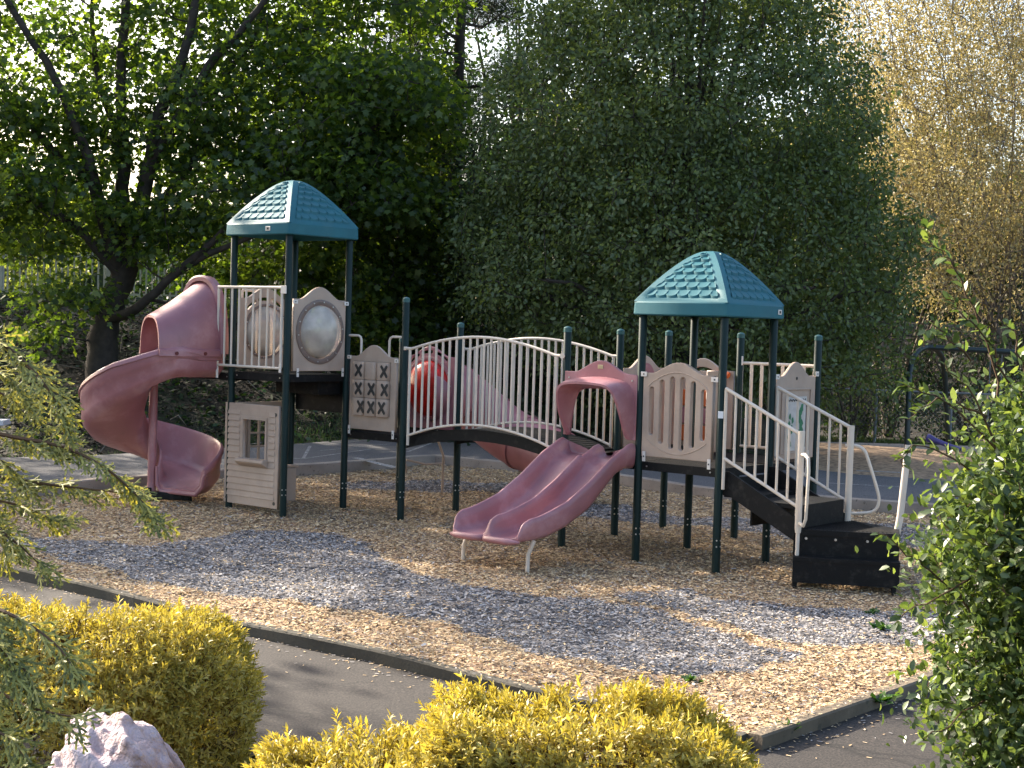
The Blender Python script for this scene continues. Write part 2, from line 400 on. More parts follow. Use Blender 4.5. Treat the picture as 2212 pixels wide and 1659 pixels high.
def grey(x, y):
    jx = x + .10*pnoise(x, y, 21, 3.) + .05*pnoise(x, y, 22, 8.); jy = y + .16*pnoise(x, y, 23, 3.) + .07*pnoise(x, y, 24, 8.)
    return inpoly(jx, jy, ZA) | inpoly(jx, jy, ZB) | inpoly(jx, jy, ZC) | inpoly(jx, jy, ZD)
# base sheet
def mulch_base():
    st = .09; xs = np.arange(-9, 9.2, st); ys = np.arange(8.6, 23.6, st); X, Y = np.meshgrid(xs, ys)
    V = np.stack([X, Y, GM(X, Y)], -1).reshape(-1, 3); nx = len(xs)
    i = np.arange((len(ys)-1)*nx).reshape(len(ys)-1, nx)[:, :-1].ravel()
    cx, cy = V[i, 0]+st/2, V[i, 1]+st/2; keep = inpoly(cx, cy, POLY); i = i[keep]
    F = np.stack([i, i+1, i+nx+1, i+nx], -1); g = grey(cx[keep], cy[keep]).astype(int)
    used = np.unique(F); remap = -np.ones(len(V), int); remap[used] = np.arange(len(used))
    return bigmesh('mulch_bed', V[used], remap[F], [plain('mulch_under_tan', (.28, .19, .12), .95, noise=.45, scale=30, bump=.8, bscale=50),
                   plain('mulch_under_grey', (.13, .125, .13), .95, noise=.45, scale=30, bump=.8, bscale=50)], midx=g, smooth=True)
mb = mulch_base(); tag(mb, 'bed of loose wood mulch inside the kerbs', None, None, 'structure')
def chips():
    n = 640000; x = RNG.uniform(-8.6, 8.8, n); y = RNG.uniform(8.7, 23.2, n); k = inpoly(x, y, POLY); x, y = x[k], y[k]
    # keep only what the camera side can see, with a margin
    k = np.abs(x) < .40*y + 1.2; x, y = x[k], y[k]; n = len(x)
    z = GM(x, y) + RNG.uniform(.004, .02, n)
    a = RNG.uniform(0, 2*math.pi, n); tilt = RNG.normal(0, .20, n)
    f = np.stack([np.cos(a), np.sin(a), tilt], -1); up = unit(np.stack([RNG.normal(0, .26, n), RNG.normal(0, .26, n), np.ones(n)], -1))
    s = RNG.uniform(.018, .040, n)*np.where(RNG.random(n) < .06, 1.6, 1); T = np.array([(-.15, -.5, 0), (.17, -.42, 0), (.13, .5, .03), (-.14, .42, .03)])
    g = grey(x, y)
    mixr = RNG.random(n); g = np.where(mixr < .10, ~g, g)
    pos = np.stack([x, y, z], -1)
    side = unit(np.cross(unit(f), up)); f = unit(f); u2 = np.cross(side, f)
    wd = RNG.uniform(.7, 1.6, n)
    V = pos[:, None]+s[:, None, None]*(T[None, :, 0, None]*wd[:, None, None]*side[:, None]+T[None, :, 1, None]*f[:, None]+T[None, :, 2, None]*u2[:, None])
    F = np.arange(n*4).reshape(n, 4)
    q = np.random.default_rng(77); K = [p[:2] for p in near_k+right_k[1:]]; sx, sy = [], []
    for A_, B_ in zip(K[:-1], K[1:]):
        d = B_-A_; l = np.linalg.norm(d); d = d/l; nn_ = int(l*130); t = q.random(nn_)*l; o_ = -np.abs(q.exponential(.13, nn_))-.0; sx += list(A_[0]+d[0]*t+d[1]*-o_); sy += list(A_[1]+d[1]*t-d[0]*-o_)
    sx, sy = np.array(sx), np.array(sy); ns = len(sx); on = ~inpoly(sx, sy, POLY); dk = np.full(ns, -.052)
    for A_, B_ in zip(K[:-1], K[1:]):
        d = B_-A_; l = np.linalg.norm(d); d = d/l; tt = (sx-A_[0])*d[0]+(sy-A_[1])*d[1]; dd = np.abs(-(sx-A_[0])*d[1]+(sy-A_[1])*d[0]); dk = np.where((tt > 0) & (tt < l) & (dd < .105), .042, dk)
    sz = gplane(sx, sy)+dk; a2 = q.uniform(0, 6.283, ns); f2 = np.stack([np.cos(a2), np.sin(a2), np.zeros(ns)], -1); s2 = np.stack([-np.sin(a2), np.cos(a2), np.zeros(ns)], -1); sc = q.uniform(.015, .036, ns)
    V2 = np.stack([sx, sy, sz], -1)[:, None]+sc[:, None, None]*(T[None, :, 0, None]*s2[:, None]+T[None, :, 1, None]*f2[:, None])
    V2 = V2[on]; V = np.concatenate([V, V2]); n += len(V2); F = np.arange(n*4).reshape(n, 4); g = np.concatenate([g, q.random(len(V2)) < .3])
    tan = islandmat('tan_wood_chip', [(.27, .18, .10), (.52, .365, .20), (.63, .455, .265), (.69, .52, .32), (.74, .585, .385)])
    gre = islandmat('grey_wood_chip', [(.10, .093, .092), (.23, .215, .21), (.32, .30, .295), (.41, .39, .38), (.56, .53, .51)])
    return bigmesh('wood_chips', V.reshape(-1, 3), F, [tan, gre], midx=g.astype(int))
ch = chips(); tag(ch, 'loose tan and weathered grey wood chips covering the play area', 'wood chips', None, 'stuff')

# paths --------------------------------------------------------------
def asphalt(name, c, c2):
    m, t, b = nmat(name); tc = t.nodes.new('ShaderNodeTexCoord')
    n = t.nodes.new('ShaderNodeTexNoise'); n.inputs['Scale'].default_value = 70; n.inputs['Detail'].default_value = 3
    n2 = t.nodes.new('ShaderNodeTexNoise'); n2.inputs['Scale'].default_value = .9; n2.inputs['Detail'].default_value = 7
    for q in (n, n2): t.links.new(tc.outputs['Object'], q.inputs['Vector'])
    r = t.nodes.new('ShaderNodeValToRGB'); r.color_ramp.elements[0].position = .4; r.color_ramp.elements[1].position = .68
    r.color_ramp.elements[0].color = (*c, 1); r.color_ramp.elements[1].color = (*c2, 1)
    mx = t.nodes.new('ShaderNodeMixRGB'); mx.blend_type = 'MULTIPLY'; mx.inputs['Fac'].default_value = .8
    r2 = t.nodes.new('ShaderNodeValToRGB'); r2.color_ramp.elements[0].color = (.55, .55, .55, 1); r2.color_ramp.elements[1].color = (1.3, 1.25, 1.2, 1)
    t.links.new(n.outputs[0], r.inputs[0]); t.links.new(n2.outputs[0], r2.inputs[0]); t.links.new(r.outputs[0], mx.inputs[1]); t.links.new(r2.outputs[0], mx.inputs[2])
    vo = t.nodes.new('ShaderNodeTexVoronoi'); vo.feature = 'DISTANCE_TO_EDGE'; vo.inputs['Scale'].default_value = .55
    nw = t.nodes.new('ShaderNodeTexNoise'); nw.inputs['Scale'].default_value = 3; nw.inputs['Detail'].default_value = 6; t.links.new(tc.outputs['Object'], nw.inputs['Vector'])
    va = t.nodes.new('ShaderNodeVectorMath'); va.operation = 'MULTIPLY_ADD'; va.inputs[1].default_value = (.5, .5, 0); t.links.new(nw.outputs['Color'], va.inputs[0]); t.links.new(tc.outputs['Object'], va.inputs[2]); t.links.new(va.outputs[0], vo.inputs['Vector'])
    mr = t.nodes.new('ShaderNodeMapRange'); mr.inputs['From Max'].default_value = .006; mr.inputs['To Min'].default_value = .35; t.links.new(vo.outputs['Distance'], mr.inputs['Value'])
    m3 = t.nodes.new('ShaderNodeMixRGB'); m3.blend_type = 'MULTIPLY'; m3.inputs['Fac'].default_value = 1; t.links.new(mx.outputs[0], m3.inputs['Color1']); t.links.new(mr.outputs[0], m3.inputs['Color2'])
    t.links.new(m3.outputs[0], b.inputs['Base Color']); b.inputs['Roughness'].default_value = .85
    bp = t.nodes.new('ShaderNodeBump'); bp.inputs['Strength'].default_value = .5; bp.inputs['Distance'].default_value = .006
    t.links.new(n.outputs[0], bp.inputs['Height']); t.links.new(bp.outputs[0], b.inputs['Normal'])
    return m
def sheet(name, pts, dz, mat):
    m = MB(); m.add([(p[0], p[1], gplane(p[0], p[1])+dz) for p in pts], [tuple(range(len(pts)))])
    return m.build(name, mat)
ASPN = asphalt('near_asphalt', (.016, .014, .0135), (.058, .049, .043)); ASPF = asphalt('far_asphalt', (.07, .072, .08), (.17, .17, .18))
# the near path is a sheet under the kerb line, the far path stands at kerb-top height
npts = [p[:2] for p in near_k] + [p[:2] for p in right_k[1:]] + [np.array(q) for q in ((12., 16.), (12., 7.2), (3.2, 7.0), (1.2, 7.7), (-.9, 8.3), (-2.6, 9.4), (-6., 10.6), (-10., 12.5), (-10, 17.5))]
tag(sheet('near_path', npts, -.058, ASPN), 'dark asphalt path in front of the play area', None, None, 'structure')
FARZ = .15
fpts = [p[:2] for p in far_k] + [np.array(q) for q in ((-13, 13.0), (-13, 17.5), (-9, 19.6), (-5.8, 21.4), (-3.4, 23.6), (-1.2, 26.2), (1.8, 25.2), (5., 21.9), (9, 20.6), (13, 20.), (13, 16.5))]
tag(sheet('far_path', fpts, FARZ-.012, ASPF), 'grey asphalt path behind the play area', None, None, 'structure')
# kerbs
def kerb(name, pts, w, z0, z1, mat, side, label):
    m = MB(); n = len(pts); P = [np.array(p[:2]) for p in pts]; N = []
    for i in range(n):
        d = P[min(i+1, n-1)]-P[max(i-1, 0)]; d /= np.linalg.norm(d); N.append(np.array([-d[1], d[0]])*side)
    # resample with slight unevenness
    rings = []; rr = random.Random(4)
    for i in range(n-1):
        k = max(2, int(np.linalg.norm(P[i+1]-P[i])/.35))
        for j in range(k if i < n-2 else k+1):
            t = j/k; p = P[i]*(1-t)+P[i+1]*t; q = N[i]*(1-t)+N[i+1]*t; e = rr.uniform(-.006, .006)
            g = gplane(*p)
            a, b = p+q*e, p+q*(w+e)
            rings.append([(a[0], a[1], g+z0), (a[0], a[1], g+z1-.012+e), (*(a+q*.012), g+z1+e), (*(b-q*.012), g+z1+e), (b[0], b[1], g+z1-.012+e), (b[0], b[1], g+z0)])
    m.loft(rings, True, True); o = m.build(name, mat); tag(o, label, None, None, 'structure'); return o
kerb('kerb', near_k, .10, -.14, .03, KERBW, -1, 'low timber kerb along the front of the mulch')
kerb('kerb', right_k, .11, -.14, .032, plain('kerb_timber_pale', (.15, .118, .082), .9, noise=.3, scale=4, bump=.4, bscale=40, speck=((.08, .07, .05), 14, .62)), -1, 'low timber kerb on the right side of the mulch')
kerb('kerb', far_k, .15, -.05, FARZ, KERB, -1, 'raised concrete kerb along the back of the mulch')
# painted game lines on the far path
def pline(pts, wd):
    m = MB()
    for a, b in zip(pts[:-1], pts[1:]):
        A, B = atz(*a, .33), atz(*b, .33); d = (B-A)[:2]; d /= np.linalg.norm(d); q = np.array([-d[1], d[0]])*wd/2
        vs = [(A[0]+s*q[0], A[1]+s*q[1]) for s in (-1, 1)]+[(B[0]+s*q[0], B[1]+s*q[1]) for s in (1, -1)]
        m.add([(x, y, gplane(x, y)+FARZ-.008) for x, y in vs], [(0, 1, 2, 3)])
    return m
PAINT = plain('worn_white_paint', (.36, .35, .34), .8, noise=.35, scale=9, speck=((.12, .12, .12), 40, .5))
mk = MB()
for pts, wd in (([(628, 984), (655, 985), (670, 964)], .05), ([(655, 985), (800, 970)], .04), ([(768, 984), (855, 1001)], .13), ([(705, 962), (860, 950)], .03), ([(690, 972), (840, 962)], .03), ([(520, 962), (565, 958)], .03), ([(880, 975), (935, 960)], .05), ([(1790, 1032), (1960, 1040)], .05), ([(1850, 1012), (1960, 1016)], .1)):
    q = pline(pts, wd); mk.add(q.v, q.f)
tag(mk.build('painted_lines', PAINT), 'worn white game lines painted on the far path', None, None, 'structure')

# second mulch area on the far right
M2 = [(4.2, 23.4), (9.0, 21.6), (14, 21.), (14, 27), (9, 26.6), (5.2, 26.4)]
m = MB(); m.add([(x, y, H(x, y)+.13) for x, y in M2], [tuple(range(6))])
tag(m.build('far_mulch_bed', plain('far_mulch', (.34, .23, .145), .95, noise=.6, scale=12, bump=.8, bscale=30)), 'second mulch bed under the swings', None, None, 'structure')
m = MB(); m.tube([(5.2, 26.5, .16+.15), (9, 26.7, .3), (14, 27.1, .3)], .11, 4)
tag(m.build('kerb', KERB), 'kerb behind the far mulch bed', None, None, 'structure')

# ================================================================== PLAY STRUCTURE
PS = empty('play_structure', (OX, OY, 0))
tag(PS, 'pink, tan and green playground structure with two teal shingled roofs, slides and an arched bridge', 'play structure')
U2, U3, U4 = 2*S+BR, 3*S+BR, 4*S+BR
posts = [(0, 0, 3.26, 0), (S, 0, 3.26, 0), (S, S, 3.26, 0), (0, S, 3.26, 0), (2*S, S, 2.57, 1), (2*S, 2*S, 2.30, 1), (S, 2*S, 2.1, 1),
         (U2, S, 2.29, 1), (U2, 2*S, 2.28, 1), (U2, 3*S, 2.28, 1), (U3, 3*S, 2.28, 1), (U4, 3*S, 2.28, 1),
         (U3, S, 2.45, 0), (U3, 2*S, 2.45, 0), (U4, S, 2.45, 0), (U4, 2*S, 2.45, 0)]
PR = .041
for i, (u, v, zt, c) in enumerate(posts):
    x, y, _ = L(u, v); gz = gplane(x+OX, y+OY)-.12
    m = MB(); m.tube([(x, y, gz), (x, y, zt-.012), (x, y, zt)], [PR, PR, PR-.006], 20)
    m.cur = 1
    for zz in (gz+.38, gz+.44):     # bolt heads low on the post, camera side
        for an in (-100, -40):
            a = math.radians(an); q = np.array([math.cos(a), math.sin(a), 0]); m.tube([np.array([x, y, zz])+q*(PR-.004), np.array([x, y, zz])+q*(PR+.006)], .008, 8)
    p = m.build('post', [GREEN, BOLT], PS, True)
    if c:
        k = MB(); k.tube([(x, y, zt-.04), (x, y, zt+.002), (x, y, zt+.014), (x, y, zt+.022)], [PR+.003, PR+.003, PR-.008, .008], 20); k.build('cap', CAPM, p, True)
    if (u, v) == (U4, S):
        k = MB(); q = np.array(L(U4, S, 1.50)); d = np.array([-.25, -.97, 0]); e = np.array([.97, -.25, 0])
        k.box(q+d*(PR+.003), e*.026, d*.002, UP*.034); tag(k.build('sticker', WHITE, p), 'small square white sticker')

def roof(u0, u1, v0, v1, ze, fh, hh, o=.073, rows=7, plate=None):
    cu_, cv = (u0+u1)/2, (v0+v1)/2; R = (u1-u0)/2+o
    m = MB(); N = 26
    def zt(t):
        base = hh*(1-t)
        return ze+fh + hh*(1.0 - math.sqrt((t*.975)**2+.045)) / (1-math.sqrt(.045)) * 1.0 + .17*hh*t*(1-t)*2 if t < 1 else ze+fh
    # four faces, with raised hip bands
    for k in range(4):
        an = k*math.pi/2; ca, sa = math.cos(an), math.sin(an)
        def Pt(t, s, lift=0.):   # t 0 centre..1 eave, s -1..1 across
            a, b = R*t, R*t*s; x, y = a*ca-b*sa, a*sa+b*ca
            return L(cu_+x, cv+y, zt(t)+lift)
        rings = []
        for i in range(N+1):
            t = max(i/N, .002); row = []
            band = min(.99, .095/(R*t*1.0))   # hip band half width on this face
            for s in (-1, -1+band, -1+band+.02, 1-band-.02, 1-band, 1):
                inner = abs(s) < 1-band
                sunk = -.018 if (inner and .17 < t < .95) else 0
                if s in (-1+band, 1-band): sunk = 0
                row.append(Pt(t, s if band < .95 else (s if abs(s) == 1 else 0), sunk))
            rings.append(row)
        m.loft(rings, False, False)
        # scalloped shingles: full-width courses, each overlapping the one below
        t0, t1 = .16, .945
        for r in range(rows):
            tb = t0+(t1-t0)*(r+1)/rows; ta = tb-(t1-t0)/rows*1.12; dt = (t1-t0)/rows
            lim = lambda t: max(R*t-.100, .004)
            sw = .128; offs = sw/2 if r % 2 else 0.
            def Q(b, t, lift): x, y = R*t*ca-b*sa, R*t*sa+b*ca; return L(cu_+x, cv+y, zt(t)+lift)
            nq = int(lim(tb)/sw)+2
            for q in range(-nq, nq+1):
                c = q*sw+offs; arc, arc2, top = [], [], []
                if c-sw*.5 > lim(tb) or c+sw*.5 < -lim(tb): continue
                for j in range(13):
                    ang = math.pi*j/12; aa = c+sw*.5*math.cos(ang); tt = tb-dt*.42*(1-math.sin(ang)**.8)
                    l_ = lim(tt); aa = max(-l_, min(l_, aa)); arc.append(Q(aa, tt, .016)); arc2.append(Q(aa, tt+.005, -.018))
                    l2 = lim(ta); top.append(Q(max(-l2, min(l2, c+sw*.5*math.cos(ang))), ta, -.014))
                if np.linalg.norm(np.array(arc[0])-np.array(arc[-1])) < .02: continue
                vs = arc+arc2+top
                m.add(vs, [(j, j+1, 14+j, 13+j) for j in range(12)]+[(j, j+1, 27+j, 26+j) for j in range(12)])
    # fascia, rounded, and underside
    for zz0, zz1, oo0, oo1 in ((ze+fh, ze+fh-.012, 0, .006), (ze+fh-.012, ze+.012, .006, .010), (ze+.012, ze, .010, .002)):
        def ring(o_, z_):
            q = R+o_; c_ = .045; pts = []
            for (sx, sy) in ((1, 1), (-1, 1), (-1, -1), (1, -1)):
                a, b = (sx*q, sy*(q-c_)), (sx*(q-c_), sy*q)
                if sx*sy < 0: a, b = b, a
                mid = (sx*(q-c_*.29), sy*(q-c_*.29))
                for (x, y) in (a, mid, b): pts.append(L(cu_+x, cv+y, z_))
            return pts
        m.loft([ring(oo0, zz0), ring(oo1, zz1)], True, False)
    a = ring(.002, ze); b = ring(-.03, ze); c2 = ring(-.03, ze+.08)
    m.loft([a, b, c2], True, False); m.add(c2, [tuple(range(12))])
    ob = m.build('roof', TEAL, PS)
    ob.data.polygons.foreach_set('use_smooth', [True]*len(ob.data.polygons))
    md = ob.modifiers.new('e', 'EDGE_SPLIT'); md.split_angle = math.radians(35)
    for pl in plate or []:
        k = MB(); k.box(np.array(L(*pl[0])), np.array(L(*pl[1])), np.array(L(*pl[2])), UP*.025); tag(k.build('badge', BRACK, ob, bevel=.006), 'small pale badge on the roof edge')
        k = MB(); k.box(np.array(L(*pl[0]))+np.array(L(*pl[3])), np.array(L(*pl[1]))*.45, np.array(L(*pl[2]))*.4, UP*.013); k.build('badge_mark', DARKX, ob)
    return ob
roof(0, S, 0, S, 3.2575, .135, .53, plate=[((.68, -.086, 3.325), (.040, 0, 0), (0, .003, 0), (0, -.0035, 0))])
roof(U3, U4, S, 2*S, 2.447, .135, .52, plate=[((U4+.086, 1.86, 2.515), (0, .035, 0), (.003, 0, 0), (.0035, 0, 0))])

# decks ---------------------------------------------------------------
def deck(u0, u1, v0, v1, z, bd=.085):
    m = MB(); t = .014
    m.lbox(u0, u1, v0+.002, v0+t, z-bd, z); m.lbox(u0, u1, v1-t, v1-.002, z-bd, z)
    m.lbox(u0+.002, u0+t, v0+t+.001, v1-t-.001, z-bd, z-.001); m.lbox(u1-t, u1-.002, v0+t+.001, v1-t-.001, z-bd, z-.001)
    n = 12; wv = (v1-v0-2*t-.004)/n
    for i in range(n): m.lbox(u0+t+.002, u1-t-.002, v0+t+.003+i*wv, v0+t+.003+i*wv+wv*.72, z-.03, z-.004)
    m.cur = 1
    for u in (u0+.10, u1-.10):
        q = np.array(L(u, v0, z-bd/2)); m.tube([q, q-VD*.008], .008, 8)
    return m.build('deck', [BLACK, BOLT], PS)
deck(0, S, 0, S, 1.666); deck(-.95, -.003, .02, .60, 1.64)
deck(S, 2*S, S, 2*S, 1.0); deck(U2, U3, S, 2*S, .97); deck(U3+.002, U4, S, 2*S, .972); deck(U2, U3, 2*S+.002, 3*S, .971); deck(U3+.002, U4, 2*S+.002, 3*S, .973)
# black half-height transfer platform under / behind the tall tower
m = MB(); m.lbox(.04, S-.04, S+.03, 2*S-.04, 1.20, 1.58); m.lbox(.1, S-.1, S-.35, S+.0, 1.42, 1.58); m.build('step_platform', BLACK, PS, bevel=.006)

# cream brackets helper
def bracket(u, v, z, au, av, h=.03, w_=.03, dn=False):
    """small clamp plate centred at u,v,z; (au,av) is the panel direction, normal faces the camera side"""
    m = MB(); ax = np.array(L(au, av)); nr = np.array(L(-av, au)); nr = -nr if np.dot(nr, [0, -1, 0]) < 0 else nr
    c = np.array(L(u, v, z)); m.box(c, ax*w_, nr*.004, UP*h); m.cur = 1
    m.tube([c+nr*.003, c+nr*.008], .009, 8); return m.build('bracket', [BRACK, DARKX], PS, bevel=.002)

# baluster rail ---------------------------------------------------------
def rail(name, P0, P1, zt, zb, n, r=.0145, rb=.0125, ends=(True, True), dn0=0, parent=None, steps=1):
    """P0, P1 in (u, v); zt/zb functions of t"""
    m = MB(); P0, P1 = np.array(P0), np.array(P1); k = max(steps, 1)
    pt = lambda t, z: L(*(P0*(1-t)+P1*t), z)
    m.tube([pt(i/k, zt(i/k)) for i in range(k+1)], r*1.25, 10); m.tube([pt(i/k, zb(i/k)) for i in range(k+1)], r*1.1, 10)
    for i in range(n):
        t = (i+.5)/n if not ends[0] else i/(n-1)
        if i == 0: t = .006
        if i == n-1 and ends[1]: t = .994
        m.tube([pt(t, zb(t)-(dn0 if i in (0, n-1) else 0)), pt(t, zt(t))], rb if 0 < i < n-1 else r*1.1, 8)
    return m.build(name, CREAM, parent or PS, True)
off = -.055
rail('baluster_rail', (-.205, off), (S-.03, off), lambda t: 2.655, lambda t: 1.735, 10, dn0=.0)
m = MB(); m.tube([L(-.2, off, 1.58), L(-.2, off, 1.75)], .016, 8); m.box(L(S-.0, off-.012, 2.63), UD*.045, VD*.006, UP*.045); m.box(L(S-.035, off-.008, 1.735), UD*.018, VD*.005, UP*.05)
m.build('rail_bracket', BRACK, PS, bevel=.003)
rail('baluster_rail', (-.20, .30), (-.02, .62), lambda t: 2.63, lambda t: 1.76, 3)

# panels -----------------------------------------------------------------
def bubble_panel(org, ax, nr, wdt, hs, ht, zc, mat_panel, mat_dome, r1=.375, r2=.31, arcs=False, lab=None):
    org = np.array(org, float); c = wdt/2
    hole = oval(c, zc, r2, r2, 40)
    loops = [arch(wdt, hs, ht, .12), hole]
    if arcs:
        for a0, a1 in ((50, 78), (84, 108), (113, 138)):
            R1, R2 = r1+.035, r1+.075; A = [math.radians(a0+(a1-a0)*i/8) for i in range(9)]
            loops.append([(c+R1*math.cos(a), zc+R1*math.sin(a)) for a in A]+[(c+R2*math.cos(a), zc+R2*math.sin(a)) for a in A[::-1]])
    p = curve_panel('bubble_panel', loops, .04, .007, org, ax, nr, mat_panel, PS)
    if lab: p['label'] = lab
    m = MB(); rings = []
    for (rr, dz) in ((r1, .018), (r1, .030), (r1-.006, .033), (r2+.008, .033), (r2, .028)):
        rings.append([org + ax*(c+rr*math.cos(2*math.pi*i/40)) + UP*(zc+rr*math.sin(2*math.pi*i/40)) + nr*dz for i in range(40)])
    m.loft(rings, True, False); m.cur = 1
    for i in range(14):
        a = 2*math.pi*(i+.25)/14; rr = (r1+r2)/2+.004; q = org+ax*(c+rr*math.cos(a))+UP*(zc+rr*math.sin(a)); m.tube([q+nr*.03, q+nr*.040], .008, 8)
    m.build('window_ring', [plain('ring_dark', (.17, .12, .10), .4, noise=.2) if mat_dome is CLEAR else PINKD, BOLT], p, True)
    m = MB(); rings = []
    for i in range(9):
        t = i/8; rr = r2*math.cos(t*math.pi/2*.97); d = .15*math.sin(t*math.pi/2*.97)+.02
        rings.append([org + ax*(c+rr*math.cos(2*math.pi*j/40)) + UP*(zc+rr*math.sin(2*math.pi*j/40)) + nr*d for j in range(40)])
    m.loft(rings, True, False); m.add(rings[-1], [tuple(range(40))]); m.build('dome_window', mat_dome, p, True)
    return p
# right face of tall tower
bubble_panel(L(S, .085, 1.705), VD, UD, .81, .83, .975, .455, TAN, CLEAR, lab='tan panel with a clear bubble window beside the green post')
bubble_panel(L(0, .085, 1.705), VD, -UD*-1, .81, .83, .965, .44, TAN, CLEAR, .33, .30, True, lab='tan panel with bubble window behind the cream rail')
for (v, z) in ((.10, 2.50), (.905, 2.50)): bracket(S+.03, v-.01, z, 0, 1, .022, .035)
for v in (.15, .86): bracket(S+.03, v, 1.69, 0, 1, .05, .016)
# red bubble panel at back of the middle deck
bubble_panel(L(S+.06, 2*S, 1.02), UD, -VD, .83, .88, 1.0, .49, PINKD, REDP, .39, .34, True, lab='faded pink panel with a red bubble window behind the bridge rail')

# slotted panel and other tan panels
def slots_panel():
    w_, hs, ht = .82, .84, .955
    loops = [arch(w_, hs, ht, .12)]
    tops = [.70, .775, .81, .81, .775, .70]; bots = [.22, .14, .095, .085, .12, .20]
    for i in range(6): loops.append(slot(.105+i*.122, bots[i], tops[i], .028))
    p = curve_panel('slotted_panel', loops, .055, .008, L(U3+.045, S, 1.03), UD, -VD, TAN, PS)
    tag(p, 'tan panel with six upright slots beside the double slide')
    o = np.array(L(U3+.045, S, 1.03))-VD*.0275; m = MB()
    pts = []
    for i in range(33):
        t = i/32; a = .06+.70*t; pts.append(o+UD*a+UP*(.70+.155*math.sin(math.pi*t)**.8))
    m.tube(pts, .006, 6); pts = [o+UD*(.06+.70*i/32)+UP*(.18-.135*math.sin(math.pi*i/32)**.8) for i in range(33)]; m.tube(pts, .006, 6)
    m.build('arched_bead', TAN, p, True)
slots_panel()
for (u, z, h, w_) in ((U3+.055, 1.855, .024, .035), (U4-.065, 1.835, .024, .04), (U3+.085, 1.03, .05, .018), (U4-.10, 1.01, .05, .018)): bracket(u, S-.035, z, 1, 0, h, w_)

# activity panel (art) on the u4 face of the back deck
w_ = .82
p = curve_panel('activity_panel', [arch(w_, .865, 1.01, .16)], .04, .008, L(U4, 2*S+.065, 1.0), VD, UD, TAN, PS); tag(p, 'tan arched panel holding a picture sheet behind the stair rail')
o = np.array(L(U4, 2*S+.065, 1.0))+UD*.022
m = MB()
for (a0, a1, z0, z1) in ((.12, .70, .72, .735), (.12, .70, .06, .075), (.10, .119, .06, .735), (.701, .72, .06, .735)): m.box(o+VD*(a0+a1)/2+UP*(z0+z1)/2+UD*.004, VD*(a1-a0)/2, UD*.008, UP*(z1-z0)/2)
m.build('panel_frame', TAN, p, bevel=.003)
m = MB(); m.box(o+VD*.41+UP*.37+UD*.002, VD*.22, UD*.003, UP*.28); sh_ = m.build('picture_sheet', plain('sheet_print', (.50, .47, .44), .5, noise=.15, scale=14), p)
m = MB(); rr = random.Random(3)
def blob(m, c, r, d):
    n = 9; vs = [c+VD*(r*rr.uniform(.6, 1.2)*math.cos(2*math.pi*i/n))+UP*(r*1.3*rr.uniform(.6, 1.2)*math.sin(2*math.pi*i/n))+UD*d for i in range(n)]; m.add(vs, [tuple(range(n))])
for i in range(11): blob(m, o+VD*(.50+rr.uniform(-.03, .03))+UP*(.20+i*.034), .035, .0065+i*.0002)
for i in range(9): blob(m, o+VD*(.30+rr.uniform(-.04, .04))+UP*(.16+i*.035), .028, .0065+i*.0002)
m.build('green_print', ARTG, p)
m = MB(); pts = [o+VD*(.22+.38*i/24)+UP*(.615+.012*math.sin(i*1.9))+UD*.008 for i in range(25)]; m.tube(pts, .005, 5); m.tube([o+VD*.20+UP*.60+UD*.007, o+VD*.20+UP*.12+UD*.007], .004, 5); m.tube([o+VD*.62+UP*.60+UD*.007, o+VD*.62+UP*.12+UD*.007], .004, 5)
q = o+VD*.41+UP*.84; m.tube([q-UD*.004, q+UD*.002], .017, 8)
m.build('print_border', DARKX, p)
for (v, z) in ((2*S+.06, 1.86), (3*S-.05, 1.885)): bracket(U4+.03, v, z, 0, 1, .026, .035)
bracket(U4+.03, 2*S+.75, 1.02, 0, 1, .06, .016)

# back cream rail and back panels on the right decks
rail('wide_baluster_rail', (U3+.02, 3*S), (U4-.03, 3*S), lambda t: 1.965, lambda t: 1.05, 8, rb=.019)
m = MB(); m.box(L(U3+.03, 3*S-.02, 1.99), UD*.018, VD*.006, UP*.05); m.build('bracket', BRACK, PS, bevel=.003)
p = curve_panel('roundel_panel', [arch(.82, .87, 1.01, .14)], .04, .008, L(U2, 2*S+.065, 1.0), VD, -UD, TAN, PS); tag(p, 'tan arched panel with a pink roundel at the back of the deck')
m = MB(); oo = np.array(L(U2, 2*S+.065, 1.0))
for (ra, d0, d1, cc) in ((.17, .02, .028, 0), (.145, .028, .034, 1)):
    m.cur = cc
    for sg in (-1, 1):
        c = oo+VD*.41+UP*.76; R_ = [[c+VD*(ra*math.cos(2*math.pi*i/28))+UP*(ra*math.sin(2*math.pi*i/28))+UD*sg*d for i in range(28)] for d in (d0, d1)]
        m.loft(R_, True, False); m.add(R_[1], [tuple(range(28))])
m.build('roundel', [PINKD, PINK], p, True)
p = curve_panel('arch_slot_panel', [arch(.82, .87, 1.0, .14), [(.41+.30*math.cos(a), .60+.30*math.sin(a)) for a in [math.radians(55+70*i/10) for i in range(11)]]+[(.41+.26*math.cos(a), .60+.26*math.sin(a)) for a in [math.radians(125-70*i/10) for i in range(11)]]], .04, .008, L(U2+.065, 3*S, 1.0), UD, -VD, TAN, PS)
tag(p, 'tan arched panel with a curved slot at the far back')
m = MB(); oo = np.array(L(U2+.065, 3*S, 1.0))
for i in range(4):
    for j in range(3):
        m.cur = (i+j) % 2
        m.box(oo+UD*(.20+.14*i)+UP*(.15+.2*j)-VD*.05, UD*.062, VD*.028, UP*.09)
m.build('bead_blocks', [ORANGE, PINKD], p, bevel=.01)
